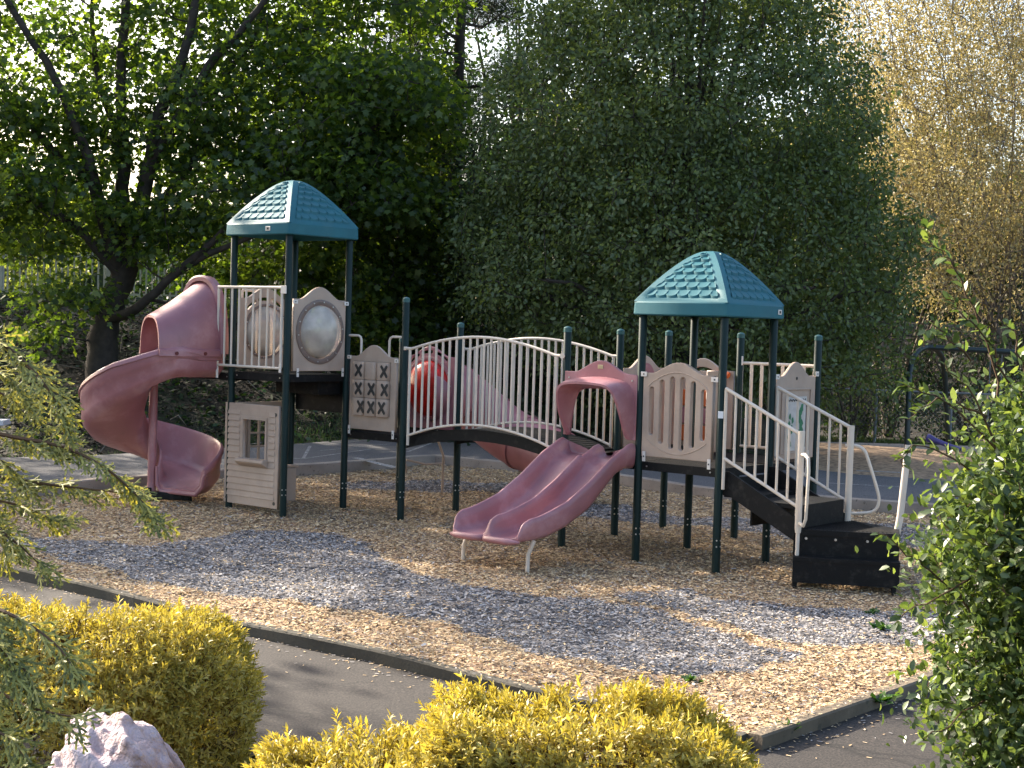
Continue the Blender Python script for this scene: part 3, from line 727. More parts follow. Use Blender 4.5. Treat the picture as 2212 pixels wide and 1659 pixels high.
m = MB(); m.tube([oo+UD*.12-VD*.05+UP*.02, oo+UD*.12-VD*.05+UP*.82], .02, 8); m.tube([oo+UD*.70-VD*.05+UP*.02, oo+UD*.70-VD*.05+UP*.9], .02, 8); m.tube([oo+UD*.68-VD*.06+UP*.86, oo+UD*.78-VD*.06+UP*.82], .035, 8)
m.build('orange_bar', ORANGE, p, True)
p = curve_panel('side_panel', [rect(0, .16, 0, .88)], .05, .012, L(U3-.10, 2*S+.45, 1.0), UD, -VD, TAN, PS); tag(p, 'narrow tan end panel behind the right front post')
# interior tan panel seen through the double-slide opening, left side
curve_panel('side_panel', [rect(0, .30, 0, .55)], .04, .01, L(U2+.02, 2*S+.06, 1.0), VD, UD, TAN, PS)

# tic tac toe panel -----------------------------------------------------
p = curve_panel('tic_tac_toe_panel', [arch(.76, .86, .995, .13), rect(.075, .665, .175, .80)], .04, .007, L(S+.08, S-.0, 1.03), UD, -VD, TAN, PS)
tag(p, 'tan noughts and crosses panel with nine turning tiles')
o = np.array(L(S+.08, S, 1.03))
for r in range(3):
    for c in range(3):
        cc = o+UD*(.175+c*.195)+UP*(.695-r*.212)-VD*.012; hw, hh_ = .093, .1035
        m = MB(); rings = []; rr = random.Random(r*3+c); tw = [.10, .05, -.12, .05, -.1, -.25, -.3, -.1, .08][r*3+c]
        n = 20
        for zz, sc_ in ((-hh_, .94), (-hh_+.01, 1), (hh_-.01, 1), (hh_, .94)):
            ring_ = []
            for i in range(n):
                a = 2*math.pi*i/n; ex = .55
                x_ = hw*sc_*np.sign(math.cos(a))*abs(math.cos(a))**ex; y_ = .062*sc_*np.sign(math.sin(a))*abs(math.sin(a))**ex*1.0
                ring_.append(cc+UD*x_+VD*y_+UP*zz)
            rings.append(ring_)
        m.loft(rings, True, True)
        tl = m.build('tile', TAN, p, True)
        if not (r == 0 and c == 1):
            k = MB(); s0 = -.02+tw*.12
            fx = cc-VD*.0645
            for sg in (-1, 1):
                ctr = fx+UD*(.015+s0*-1)
                d = UD*.042*sg+UP*.056; pr = UP*.30*.034*1.0-UD*.0
                pts = [ctr-d, ctr-d*.3, ctr+d*.3, ctr+d]
                nrm_ = np.cross(d, VD); nrm_ = nrm_/np.linalg.norm(nrm_)
                for a_, b_, w0, w1 in ((0, 1, .0185, .0185), (1, 2, .0185, .0185), (2, 3, .0185, .0185)):
                    A, B = pts[a_], pts[b_]; k.add([A-nrm_*w0-VD*.001*sg, A+nrm_*w0-VD*.001*sg, B+nrm_*w1-VD*.001*sg, B-nrm_*w1-VD*.001*sg], [(0, 1, 2, 3)])
                for e_ in (0, 3):
                    k.add([pts[e_]+nrm_*(.0185*math.cos(2*math.pi*i/10))+np.cross(nrm_, VD)*(.0185*math.sin(2*math.pi*i/10))-VD*(.0005+.001*sg) for i in range(10)], [tuple(range(10))])
            # gather the mark into the tile mesh as its second material
            me = tl.data; me.materials.append(DARKX)
            bm = bmesh.new(); bm.from_mesh(me)
            vv = [bm.verts.new(q) for q in k.v]
            for f in k.f:
                fc = bm.faces.new([vv[i] for i in f]); fc.material_index = 1
            bm.to_mesh(me); bm.free()
for (u, z, h, w2) in ((S+.075, 1.875, .022, .032), (2*S-.10, 1.855, .022, .032), (S+.10, 1.02, .05, .017), (2*S-.13, 1.0, .05, .017)): bracket(u, S-.03, z, 1, 0, h, w2)
# loop handles above it
for (u0, u1) in ((S+.03, S+.24), (2*S-.03, 2*S-.25)):
    sg = 1 if u1 > u0 else -1
    pts = [L(u0, S, 2.13), L(u1-sg*.05, S, 2.13), L(u1-sg*.015, S, 2.115), L(u1, S, 2.08), L(u1, S, 1.8)]
    m = MB(); m.tube(pts, .014, 8); m.build('loop_handle', CREAM, PS, True)

# house panel -------------------------------------------------------------
def house_panel(org, ax, nr, w_, h, win, muntin):
    loops = [rect(0, w_, 0, h), rect(*win)]
    p = curve_panel('house_panel', loops, .035, .006, org, ax, nr, TAN, PS)
    o = np.array(org, float)+nr*.0175
    m = MB(); z = .10
    while z < h-.06:                         # clapboard laps
        segs = [(.06, w_-.06)] if not (win[2]-.05 < z < win[3]+.07) else [(.06, win[0]-.07), (win[1]+.06, w_-.06)]
        for a0, a1 in segs:
            if a1-a0 > .02:
                c = o+ax*(a0+a1)/2+UP*z; A = ax*(a1-a0)/2
                vs = [c-A+UP*-.004+nr*.008, c+A+UP*-.004+nr*.008, c+A+UP*.05+nr*.001, c-A+UP*.05+nr*.001, c-A-UP*.010+nr*-.002, c+A-UP*.010+nr*-.002]
                m.add(vs, [(0, 1, 2, 3), (4, 5, 1, 0), (3, 2, 5, 4), (0, 3, 4), (1, 5, 2)])
        z += .0735
    a0, a1, z0, z1 = win                     # window casing
    for (x0, x1, y0, y1) in ((a0-.045, a0-.004, z0, z1), (a1+.004, a1+.03, z0, z1), (a0-.045, a1+.03, z1+.002, z1+.035)):
        m.box(o+ax*(x0+x1)/2+UP*(y0+y1)/2+nr*.006, ax*(x1-x0)/2, nr*.008, UP*(y1-y0)/2)
    m.build('clapboards', TAN, p)
    m = MB()
    for (a, z_) in ((.055, .06), (w_-.055, .06), (.055, h-.10), (w_-.055, h-.10)):
        q = o+ax*a+UP*z_; m.tube([q-nr*.001, q+nr*.003], .021, 14)
    m.build('bolt_recess', DARKX, p)
    if muntin:
        m = MB()
        for i in (1, 2): m.box(np.array(org)+ax*(a0+(a1-a0)*i/3)+UP*(z0+z1)/2, ax*.011, nr*.014, UP*(z1-z0)/2)
        for i in (1, 2): m.box(np.array(org)+ax*(a0+a1)/2+UP*(z0+(z1-z0)*i/3), ax*(a1-a0)/2, nr*.012, UP*.011)
        m.build('muntins', TAN, p)
    else:
        m = MB(); c = o+ax*(a0+a1)/2+UP*(z0-.035)
        prof = [(.0, .035), (.085, .03), (.09, .0), (.075, -.02), (.0, -.065)]
        R_ = [[c+ax*s_*((a1-a0)/2+.055)+nr*q[0]+UP*q[1] for q in prof] for s_ in (-1, 1)]
        m.loft(R_, True, True); m.build('window_shelf', TAN, p, bevel=.008)
    return p
tag(house_panel(L(-.055, -.02, .12), UD, -VD, .945, 1.18, (.34, .72, .55, 1.0), False), 'tan clapboard play-house wall with a window and shelf under the tall tower')
tag(house_panel(L(.03, .06, .14), VD, UD, .74, 1.16, (.20, .66, .46, .95), True), 'tan play-house wall with a nine-pane window behind')
m = MB(); m.lbox(.02, .10, S-.20, S+.02, .05, .48); m.lbox(.02, .10, S-.20, S+.06, .485, .52); m.build('bench_seat', TAN, PS, bevel=.012)

# bridge --------------------------------------------------------------------
ub0, ub1 = 2*S+.03, U2-.03; NB = 28
def arcz(t, z0, pk): return z0+pk*4*t*(1-t)
m = MB()
for v in (S+.03, 2*S-.055):
    R_ = []
    for i in range(NB+1):
        t = i/NB; u = ub0+(ub1-ub0)*t; z = arcz(t, .985, .155)
        R_.append([L(u, v, z), L(u, v+.025, z), L(u, v+.025, z-.125), L(u, v, z-.125)])
    m.loft(R_)
for i in range(34):
    t = (i+.5)/34; u = ub0+(ub1-ub0)*t; z = arcz(t, .985, .155)-.012; s_ = 4*.155*(1-2*t)/(ub1-ub0); d = UD+UP*s_; d /= np.linalg.norm(d)
    m.box(L(u, 1.5*S, z), d*.026, VD*(S/2-.058), np.cross(d, VD)*.012)
m.build('bridge_deck', BLACK, PS)
for v, nm in ((S-.03, 'near'), (2*S+.03, 'far')):
    def zt(t, v=v): 
        e = .055
        base = 2.005
        if t < e: return base
        if t > 1-e: return base-.005
        q = (t-e)/(1-2*e); return base + .158*math.sin(math.pi*q)**.9
    def zb(t):
        q = max(0, min(1, (t-.035)/.93)); return 1.01+.215*4*q*(1-q)*.86
    m = MB(); pt = lambda t, z: L(ub0+(ub1-ub0)*t, v, z)
    m.tube([pt(i/44, zt(i/44)) for i in range(45)], .0165, 10); m.tube([pt(.03+.94*i/36, zb(.03+.94*i/36)) for i in range(37)], .0145, 10)
    nb = 22
    for i in range(nb):
        t = .035+.93*i/(nb-1); e = i in (0, nb-1); m.tube([pt(t, zb(t)-(.11 if e else 0)), pt(t, zt(t))], (.0165 if e else .0138), 8)
    m.box(pt(0.0, zt(0)), UD*.02, VD*.008, UP*.02); m.tube([np.array(pt(1.005, zt(1)))-VD*.02, np.array(pt(1.005, zt(1)))-VD*.035], .03, 14)
    tag(m.build('bridge_rail', CREAM, PS, True), 'cream baluster rail on the %s side of the arched bridge' % nm)

# arch climber behind the middle deck
cb = WL(gnd(955, 1066)); m = MB(); t_ = WL(atY(945, 948, 19.3)); mid_ = WL(atY(958, 985, 19.4))
m.tube([WL(atY(870, 948, 19.0)), WL(atY(915, 955, 19.2)), t_, mid_, (np.array(mid_)+np.array(cb))/2, cb], .017, 8)
m.tube([WL(atY(878, 993, 19.2)), WL(atY(920, 1003, 19.3)), WL(atY(955, 1001, 19.4))], .013, 8)
m.tube([WL(atY(878, 1020, 19.9)), WL(atY(870, 960, 19.6))], .013, 8)
m.build('arch_climber', plain('tan_powder_coat', (.42, .32, .24), .45), PS, True)

# double slide -----------------------------------------------------------------
def interp(v, T):
    T = sorted(T); xs = [a for a, _ in T]; ys = [b for _, b in T]; return float(np.interp(v, xs, ys))
RIM = [(.95, 1.13), (.87, 1.165), (.80, 1.15), (.58, 1.03), (.28, .80), (0, .625), (-.2, .55), (-.36, .50), (-.46, .485), (-.54, .44), (-.575, .36), (-.60, .29)]
FLR = [(.95, .985), (.80, .975), (.70, .92), (.58, .82), (.28, .56), (0, .39), (-.2, .325), (-.36, .295), (-.46, .285), (-.55, .275), (-.60, .25)]
UND = [(.95, .88), (.80, .89), (.66, .84), (.30, .50), (0, .345), (-.2, .275), (-.36, .25), (-.5, .24), (-.60, .235)]
def skew(v): return -.22*max(0, min(1, (.75-v)/1.3))
vs_ = [.95-.02*i for i in range(0, 78)] + [-.60]
us = (U2+.02, U2+.50, U3-.02)    # three rims
def slide_ring(v):
    fl, rm, un, dx = interp(v, FLR), interp(v, RIM), interp(v, UND), skew(v)
    rm = max(rm, fl+.006); p = []
    mid = rm-.04 if v > .6 else rm-.005
    A, B, C = us; e = .026
    end = max(0, min(1, (-.42-v)/.18)); rnd = .05*end**2
    def q(u, z): p.append(L(u+dx, v, z))
    q(A+rnd, un+.03); q(A-.012+rnd, rm-.03 if rm-.03 > un+.03 else un+.035); q(A+e*.5+rnd, rm); q(A+2*e, rm-.02 if rm > fl+.03 else fl+.004); q(A+2*e+.018, fl+.05 if rm > fl+.06 else fl+.003)
    q(A+.085, fl+.012); q(A+.13, fl); q(B-.115, fl); q(B-.07, fl+.012); q(B-.036, min(fl+.05, mid)); q(B-.028, max(mid-.02, fl+.003)); q(B, max(mid, fl+.006)); q(B+.028, max(mid-.02, fl+.003)); q(B+.036, min(fl+.05, mid))
    q(B+.07, fl+.012); q(B+.115, fl); q(C-.13, fl); q(C-.085, fl+.012); q(C-2*e-.018, fl+.05 if rm > fl+.06 else fl+.003); q(C-2*e, rm-.02 if rm > fl+.03 else fl+.004); q(C-e*.5-rnd, rm); q(C+.012-rnd, rm-.03 if rm-.03 > un+.03 else un+.035); q(C-rnd, un+.03)
    q(C-.06, un); q(B+.06, un); q(B, un+(.02*end)); q(B-.06, un); q(A+.06, un)
    return p
m = MB(); m.loft([slide_ring(v) for v in vs_]); DS = m.build('double_slide', PINK, PS, True); DS.modifiers.remove(DS.modifiers['edges'])
md = DS.modifiers.new('s', 'SUBSURF'); md.levels = 1; md.render_levels = 1
DS['label'] = 'pink double slide with two lanes'
# front roll of the lip
m = MB(); pts = []
for i in range(31):
    t = i/30; u = us[0]+.02+(us[2]-us[0]-.04)*t+skew(-.6); bow = .05*math.sin(math.pi*t*2 % math.pi)**.5 if 0 < t < 1 else 0
    pts.append(L(u, -.595-bow, .255))
m.tube(pts, [.012+.022*min(1, 8*min(i/30, 1-i/30)) for i in range(31)], 10); m.build('slide_lip', PINK, PS, True)
for u, sgn in ((us[0]+.03, -1), (us[2]-.06, -.3)):
    u += skew(-.5); x, y, _ = L(u, -.42); gz = gplane(x+OX, y+OY)-.06
    m = MB(); m.tube([L(u+.05, -.40, .26), L(u+.03, -.41, .20), L(u, -.42, .12), L(u-.005, -.42, gz)], .021, 10); m.build('slide_leg', CREAM, PS, True)
# entrance hood
o = np.array(L(U2+.01, S-.02, 1.18)); W_ = S-.03
out = [(0, 0), (.085, 0)]
inner = [(.075, 0), (.095, .22), (.125, .36), (.165, .45), (.25, .495), (.46, .50), (.67, .495), (.755, .45), (.795, .36), (.825, .22), (.845, 0)]
outline = [(0, 0)] + inner[0:1] + inner[1:] + [(W_, 0), (W_, .66)]
hump = []
for i in range(23):
    t = i/22; a = W_*(.86)-W_*.72*t; hump.append((a, .665+.125*(.5-.5*math.cos(2*math.pi*t))**.8))
outline += hump + [(0, .665)]
p = curve_panel('slide_hood', [outline], .045, .007, o, UD, -VD, PINK, PS)
p['label'] = 'pink arched hood over the double slide'
# protruding visor: lofted arch band that juts out and tapers to the bottom
def bandpts(scale, out_):
    R = []
    for (a, z) in inner: R.append(o + UD*(W_/2+(a-W_/2)*scale) + UP*z*(1 if scale < 1.01 else 1) - VD*out_(z))
    return R
n_in = len(inner)
inn = [(a, z) for a, z in inner]
def smoothcurve(P, k=4):
    P = [np.array(q, float) for q in P]; out_ = []
    for i in range(len(P)-1):
        p0, p1, p2, p3 = P[max(i-1, 0)], P[i], P[i+1], P[min(i+2, len(P)-1)]
        for j in range(k):
            t = j/k; out_.append(.5*((2*p1)+(-p0+p2)*t+(2*p0-5*p1+4*p2-p3)*t*t+(-p0+3*p1-3*p2+p3)*t**3))
    out_.append(P[-1]); return out_
IN = smoothcurve(inn, 4)
def vis(a, z, grow, d): 
    c = np.array([W_/2, .20]); q = np.array([a, z]); dd = q-c; dd = dd/np.linalg.norm(dd); q2 = q+dd*grow
    q2[0] = min(max(q2[0], .012), W_-.012)
    return o+UD*q2[0]+UP*max(q2[1], 0)-VD*d
rings = []
for (a, z) in IN:
    f = min(1, max(0, z/.5)); f2 = f**.8
    D = .03+.27*f2; g = .02+.085*f2
    rings.append([vis(a, z, g+.02, .018), vis(a, z, g+.012, .018+D*.35), vis(a, z, g-.006, .018+D*.8), vis(a, z, g-.03, .018+D), vis(a, z, g-.055, .018+D), vis(a, z, g-.07, .018+D*.8), vis(a, z, max(g-.10, -.01), .018)])
m = MB(); m.loft(rings, True, True); m.build('visor', PINK, p, True)
m = MB(); c = o+UD*(W_/2)+UP*.725-VD*.024; m.box(c, UD*.033, VD*.003, UP*.02); m.build('badge', plain('badge_gold', (.42, .36, .2), .4), p, bevel=.008)
m = MB()
for a in (.06, W_-.06): m.tube([o+UD*a+UP*.60-VD*.02, o+UD*a+UP*.60-VD*.03], .009, 8)
m.build('hood_bolt', BOLT, p)

# spiral slide ---------------------------------------------------------------
C = np.array([-4.33, 18.14]); RM = .50
hd0 = np.array([-.637, -.77]); st0 = C + RM*np.array([.77, -.637]) - hd0*.335
path = []
NS = 6
for i in range(NS): path.append((st0+hd0*.335*i/NS, hd0, np.array([.77, -.637]), 0))
A0, A1 = math.radians(320.3), math.radians(-30)
NA = 60
for i in range(NA+1):
    t = i/NA; a = A0+(A1-A0)*t
    rm_ = RM-.025*min(1, t/.2)-.03*max(0, (t-.5)*2); path.append((C+rm_*np.array([math.cos(a), math.sin(a)]), np.array([math.sin(a), -math.cos(a)]), np.array([math.cos(a), math.sin(a)]), t))
_zs = smoothcurve([(0, 1.625), (.07, 1.60), (.20, 1.28), (.40, .85), (.60, .55), (.80, .34), (.92, .25), (1., .225)], 6)
def zspi(t): return float(np.interp(t, [q[0] for q in _zs], [q[1] for q in _zs]))
rings = []
for (pp, h_, outw, t) in path:
    z = zspi(t)
    wo = .27+.18*min(1, t*5) - .20*max(0, (t-.88)/.12)**1.5; wi = .27+.08*min(1, t*5)-.10*max(0, (t-.86)/.14)
    W2 = .385-.02*min(1, t/.2)
    prof = [(W2+.03, wo-.02), (W2+.035, wo-.05), (W2+.012, wo-.055), (W2+.010, wo*.60), (W2-.006, wo*.57), (W2-.004, wo*.22), (W2-.03, wo*.10), (W2-.10, -.045), (-W2+.08, -.045), (-W2+.01, .03), (-W2, wi), (-W2+.015, wi+.015), (-W2+.03, wi), (-W2+.045, .07), (-W2+.13, .0), (W2-.14, .0), (W2-.055, .07), (W2-.03, wo-.03), (W2-.005, wo+.008), (W2+.02, wo)]
    rings.append([(pp[0]+outw[0]*a-OX, pp[1]+outw[1]*a-OY, z+b) for a, b in prof])
m = MB(); m.loft(rings); m_sp = m.build('spiral_slide', PINK, PS, True); m_sp.modifiers['edges'].split_angle = math.radians(60)
m_sp['label'] = 'pink spiral slide winding down from the tall tower'
# rolled exit rim
m = MB(); er = rings[-1]; hx = path[-1][1]
m.tube([np.array(er[i])+np.array([hx[0], hx[1], 0])*.005 for i in (1, 3, 5, 7, 8, 9, 10)], [.02, .024, .026, .026, .026, .024, .018], 10); m.build('exit_rim', PINK, m_sp, True)
m = MB(); cx, cy = C[0]-OX, C[1]-OY
m.tube([(cx, cy, .10), (cx, cy, 1.55)], .052, 16); m.build('center_column', PINK, m_sp, True)
m = MB(); gz = gplane(*C)-.1
m.tube([(cx-.02, cy-.10, gz), (cx-.02, cy-.10, .22)], .045, 12); m.box((cx+.26, cy-.12, .13), (.24, 0, 0), (0, .05, 0), (0, 0, .045)); m.tube([(cx+.5, cy-.12, gz), (cx+.5, cy-.12, .17)], .02, 10)
m.build('slide_base', BLACK, m_sp, bevel=.01)
# hood over its top
def P3(a): return np.array([a[0], a[1]])
F0 = st0+np.array([.77, -.637])*.40; B0 = st0-np.array([.77, -.637])*.40
F1 = np.array([-4.07, 17.27]); B1 = np.array([-4.46, 17.95]); FM = np.array([-3.78, 17.40]); BM = np.array([-4.33, 18.08])
rings = []; rin = []; NH = 14
for i in range(NH+1):
    t = i/NH; F = F0*(1-t)**2+2*FM*t*(1-t)+F1*t*t; B = B0*(1-t)**2+2*BM*t*(1-t)+B1*t*t
    hgt = .88*(1-t)+.44*t - .05*math.sin(math.pi*t); zf = 1.86
    r1_, r2_ = [], []
    for j in range(25):
        a = math.pi*j/24; ex = .80-.12*t
        cs = math.copysign(abs(math.cos(a))**ex, math.cos(a)); sn = abs(math.sin(a))**.82
        M_ = (F+B)/2; D_ = (F-B)/2
        q = M_+D_*cs; r1_.append((q[0]-OX, q[1]-OY, zf+hgt*sn)); q2 = M_+D_*cs*.93; r2_.append((q2[0]-OX, q2[1]-OY, zf+(hgt-.028)*sn))
    rings.append(r1_+r2_[::-1])
m = MB(); m.loft(rings, True, True); sh = m.build('spiral_slide_hood', PINK, PS, True); sh['label'] = 'pink tunnel hood over the top of the spiral slide'
# flanges and collar
m = MB()
for sg in (0, 1):
    R_ = []
    for i in range(NH+1):
        t = i/NH; F = F0*(1-t)**2+2*FM*t*(1-t)+F1*t*t; B = B0*(1-t)**2+2*BM*t*(1-t)+B1*t*t; d = (F-B)/np.linalg.norm(F-B); q = F if sg == 0 else B; s_ = 1 if sg == 0 else -1
        R_.append([(*(q-d*s_*.02-np.array([OX, OY])), 1.93), (*(q+d*s_*.028-np.array([OX, OY])), 1.90), (*(q+d*s_*.03-np.array([OX, OY])), 1.832), (*(q-d*s_*.02-np.array([OX, OY])), 1.832)])
    m.loft(R_)
m.build('flange', PINK, sh, True)
m = MB()
for i in (4, 10):
    t = i/NH; F = F0*(1-t)**2+2*FM*t*(1-t)+F1*t*t; B = B0*(1-t)**2+2*BM*t*(1-t)+B1*t*t; d = (F-B)/np.linalg.norm(F-B); q = F+d*.03-np.array([OX, OY]); m.tube([(*q, 1.865), (*(q+d*.012), 1.865)], .022, 12)
m.build('flange_bolt', plain('dark_red_knob', (.12, .015, .015), .4), sh, True)
R_ = []
for (k_, off_, gr_) in ((0, -.02, .045), (1, .055, .05), (2, .075, .03), (3, .075, -.01), (4, -.02, -.01)):
    ring_ = []
    dF = (F0-B0)/2; Mc = (F0+B0)/2
    for j in range(25):
        a = math.pi*j/24; cs = math.copysign(abs(math.cos(a))**.80, math.cos(a)); sn = abs(math.sin(a))**.82
        q = Mc+dF*cs*(1+gr_/.4)+hd0*off_; ring_.append((q[0]-OX, q[1]-OY, 1.86+(.88+gr_)*sn))
    R_.append(ring_)
m = MB(); m.loft(R_, False, False); m.build('collar', PINK, sh, True, solid=.012)

# tube slide behind the bridge ---------------------------------------------------
pth = [L(1.42, 2*S+.04, 1.46), L(1.42, 2*S+.30, 1.44)] + [WL(atY(*q)) for q in ((985, 846, 19.9), (1025, 876, 20.0), (1065, 912, 19.9), (1110, 945, 19.7), (1165, 972, 19.4), (1215, 992, 19.1))]
P_ = smoothcurve(pth, 5); m = MB(); m.tube(P_, .345, 28, cap=False)
TS = m.build('tube_slide', PINKD, PS, True, solid=.02); TS['label'] = 'faded pink tube slide curving down behind the bridge'
m = MB()
for i in (10, 19, 27):
    d = P_[min(i+1, len(P_)-1)]-P_[i-1]; d /= np.linalg.norm(d); m.tube([P_[i]-d*.02, P_[i]-d*.02001, P_[i]+d*.02], [.365, .37, .365], 28, cap=False)
m.build('tube_flange', PINKD, TS, True, solid=.01)
e0 = P_[-1]; de = P_[-1]-P_[-2]; de[2] = 0; de /= np.linalg.norm(de); se = np.array([-de[1], de[0], 0]); R_ = []
for i in range(7):
    t = i/6; c = e0+de*.6*t; c[2] = e0[2]-.06*t; ring_ = []
    for j in range(13):
        a = math.pi+math.pi*j/12; ring_.append(c+se*.33*math.cos(a)+UP*(.33*math.sin(a)*.9+.05))
    R_.append(ring_)
m = MB(); m.loft(R_, False, False); m.build('tube_exit', PINKD, TS, True, solid=.03)
m = MB(); x, y = P_[-5][0], P_[-5][1]; m.tube([(x, y, -.05), (x, y, P_[-5][2]-.34)], .03, 10); m.build('tube_leg', BLACK, TS, True)

# stairs --------------------------------------------------------------------------
m = MB()
for v in (S+.02, 2*S-.05):
    prof = [(U4+.03, .95), (U4+.10, .95), (7.02, .56), (7.02, .34), (U4+.10, .72), (U4+.03, .72)]
    R_ = [[L(u, v+dv, z) for u, z in prof] for dv in (0, .03)]
    m.loft(R_)
m.lbox(U4+.03, U4+.35, S+.055, 2*S-.055, .70, .735); m.lbox(U4+.355, 7.02, S+.055, 2*S-.055, .66, .70)
m.lbox(U4+.33, U4+.345, S+.055, 2*S-.055, .45, .70); m.lbox(6.98, 7.02, S+.055, 2*S-.055, .36, .66)
m.lbox(U4+.045, U4+.06, S+.055, 2*S-.055, .735, .88)
m.build('stair_flight', BLACK, PS)
rail('stair_rail', (U4+.055, S-.02), (7.02, S-.02), lambda t: 1.755-.385*t, lambda t: 1.085-.395*t, 8, steps=1)
rail('stair_rail', (U4+.055, 2*S+.02), (7.04, 2*S+.02), lambda t: 1.755-.36*t, lambda t: 1.06-.40*t, 8, steps=1)
m = MB(); m.tube([L(U4+.06, S-.02, .78), L(U4+.06, S-.02, 1.1)], .016, 8); m.build('rail_foot', CREAM, PS, True)
A_ = np.array([2.67, 13.96]); Bk = np.array([3.36, 14.80]); Lb = np.array([2.72, 14.12]); Rf = np.array([3.62, 13.80]); Rb = np.array([3.72, 14.22])
def poly(m, P, z0, z1):
    R_ = [[(p[0]-OX, p[1]-OY, z) for p in P] for z in (z0, z1)]; m.loft(R_)
m = MB()
poly(m, [A_, Rf, Rb, Bk, Lb], .43, .482); dA = np.array([-.17, -.985])
poly(m, [A_+[.01, .01], Rf+[-.01, .01], Rf+[-.01, .03], A_+[.01, .03]], .23, .43)
q = dA*.15
poly(m, [A_+q, Rf+q, Rf+[.0, .008], A_+[.0, .008]], .205, .24)
poly(m, [A_+q+[.01, .01], Rf+q+[-.01, .01], Rf+q+[-.01, .03], A_+q+[.01, .03]], .005, .204)
poly(m, [A_+q+[0, .012], A_+q+[.012, .012], Lb+[.012, 0], Lb], .02, .204); poly(m, [A_+[0, .005], A_+[.012, .005], Lb+[.012, 0], Lb], .205, .43)
poly(m, [Rf+q+[0, .012], Rf+q+[-.012, .012], Rb+[-.012, 0], Rb], .02, .204); poly(m, [Rf+[0, .005], Rf+[-.012, .005], Rb+[-.012, 0], Rb], .205, .43)
poly(m, [Rb, Rb+[-.01, -.015], Bk+[-.01, -.015], Bk], .30, .43)
for c_ in (A_+q+[.03, .05], Rf+q+[-.04, .05], Rb+[-.04, -.03]): poly(m, [c_+[-.02, -.02], c_+[.02, -.02], c_+[.02, .02], c_+[-.02, .02]], gplane(*c_)-.1, .1)
m.cur = 1
for t in (.12, .40, .70):
    c_ = A_*(1-t)+Rf*t; m.tube([(c_[0]-OX, c_[1]-OY+.012, .40), (c_[0]-OX, c_[1]-OY-.002, .40)], .012, 10)
# tread ribs
m.cur = 0
for i in range(26):
    t = (i+.5)/26; a = A_*(1-t)+Rf*t; b_ = Lb*(1-t)+Bk*t; a = a*.94+b_*.06; b_ = b_*.9+a*.1; d = (b_-a); d3 = np.array([d[0], d[1], 0])/2; mid_ = (a+b_)/2
    m.box((mid_[0]-OX, mid_[1]-OY, .4845), d3, np.array([.006, 0, 0]), UP*.002)
m.build('lower_steps', [BLACK, BOLT], PS)
# big stair posts and loop handles
m = MB(); c_ = np.array(L(7.03, S-.02)); x, y = c_[0], c_[1]
m.tube([(x-.005, y, gplane(x+OX, y+OY)-.1), (x, y, .46), (x, y, .47)], .019, 10); m.tube([(x, y, .45), (x, y, .50), (x, y, 1.33), (x, y, 1.40)], [.026, .032, .032, .034], 12)
m.build('stair_post', CREAM, PS, True)
m = MB(); f = np.array([.022, -.09, 0]); f2 = np.array([.07, -.30, 0])*.45
b0 = np.array([x, y, 0]); m.tube([b0+UP*1.18, b0+f*1+UP*1.19, b0+f*1.8+UP*1.16, b0+f*2.0+UP*1.05, b0+f*1.7+UP*.60, b0+f*1.2+UP*.53, b0+UP*.55], .016, 8); m.build('loop_handle', CREAM, PS, True)
c_ = np.array(L(7.03, 2*S+.02)); x, y = c_[0], c_[1]
m = MB(); m.tube([(x, y, .48), (x, y, 1.36), (x, y, 1.42)], [.034, .034, .036], 12); m.build('stair_post', CREAM, PS, True)
pl = [(1826, 962), (1850, 963), (1866, 972), (1875, 992), (1896, 1062), (1898, 1085), (1890, 1102), (1870, 1108), (1826, 1109)]
pts = smoothcurve([WL(atY(px_, py_, 14.72-.0012*(px_-1826))) for px_, py_ in pl], 4); m = MB(); m.tube(pts, .016, 8); m.build('loop_handle', CREAM, PS, True)
q = atz(1928, 1158, .48); m = MB(); m.tube([(Rb[0]-.03-OX, Rb[1]-.02-OY, .40), (Rb[0]+.0-OX, Rb[1]-.02-OY, .6), (Rb[0]+.05-OX, Rb[1]-.02-OY, 1.28)], .033, 12); m.build('stair_post', CREAM, PS, True)
#PART2
# ================================================================== VEGETATION
MAPLE_T = np.array([(0, 0, 0), (.42, .05, .05), (.30, .34, .06), (.52, .66, .02), (.16, .66, .04), (0, 1.02, -.03), (-.16, .66, .04), (-.52, .66, .02), (-.30, .34, .06), (-.42, .05, .05)])
MAPLE_F = [tuple(range(10))]
OVAL_T = np.array([(0, 0, 0), (.26, .35, .05), (.20, .72, .04), (0, 1.0, -.04), (-.20, .72, .04), (-.26, .35, .05)]); OVAL_F = [tuple(range(6))]
LANCE_T = np.array([(0, 0, 0), (.15, .35, .05), (0, .5, 0), (-.15, .35, .05), (.09, .72, .02), (0, 1.02, -.10), (-.09, .72, .02)])
LANCE_F = [(0, 1, 2, 2), (0, 2, 3, 3)]
def lance():  # folded pointed leaf as quads
    T = np.array([(0, 0, 0), (.17, .38, .07), (0, .42, 0), (-.17, .38, .07), (.10, .75, .01), (0, 1.04, -.14), (-.10, .75, .01)])
    F = [(0, 1, 4, 2), (0, 2, 6, 3), (2, 4, 5, 5), (2, 5, 5, 6)]
    return T, [(0, 1, 4, 2), (0, 2, 6, 3), (2, 4, 5, 6)]
LT, LF = lance()
ELT = np.array([(0, 0, 0), (.24, .30, .08), (.22, .66, .07), (0, 1.0, -.05), (0, .45, 0), (-.24, .30, .08), (-.22, .66, .07)])
ELF = [(0, 1, 2, 4), (4, 2, 3, 6), (0, 4, 6, 5)]

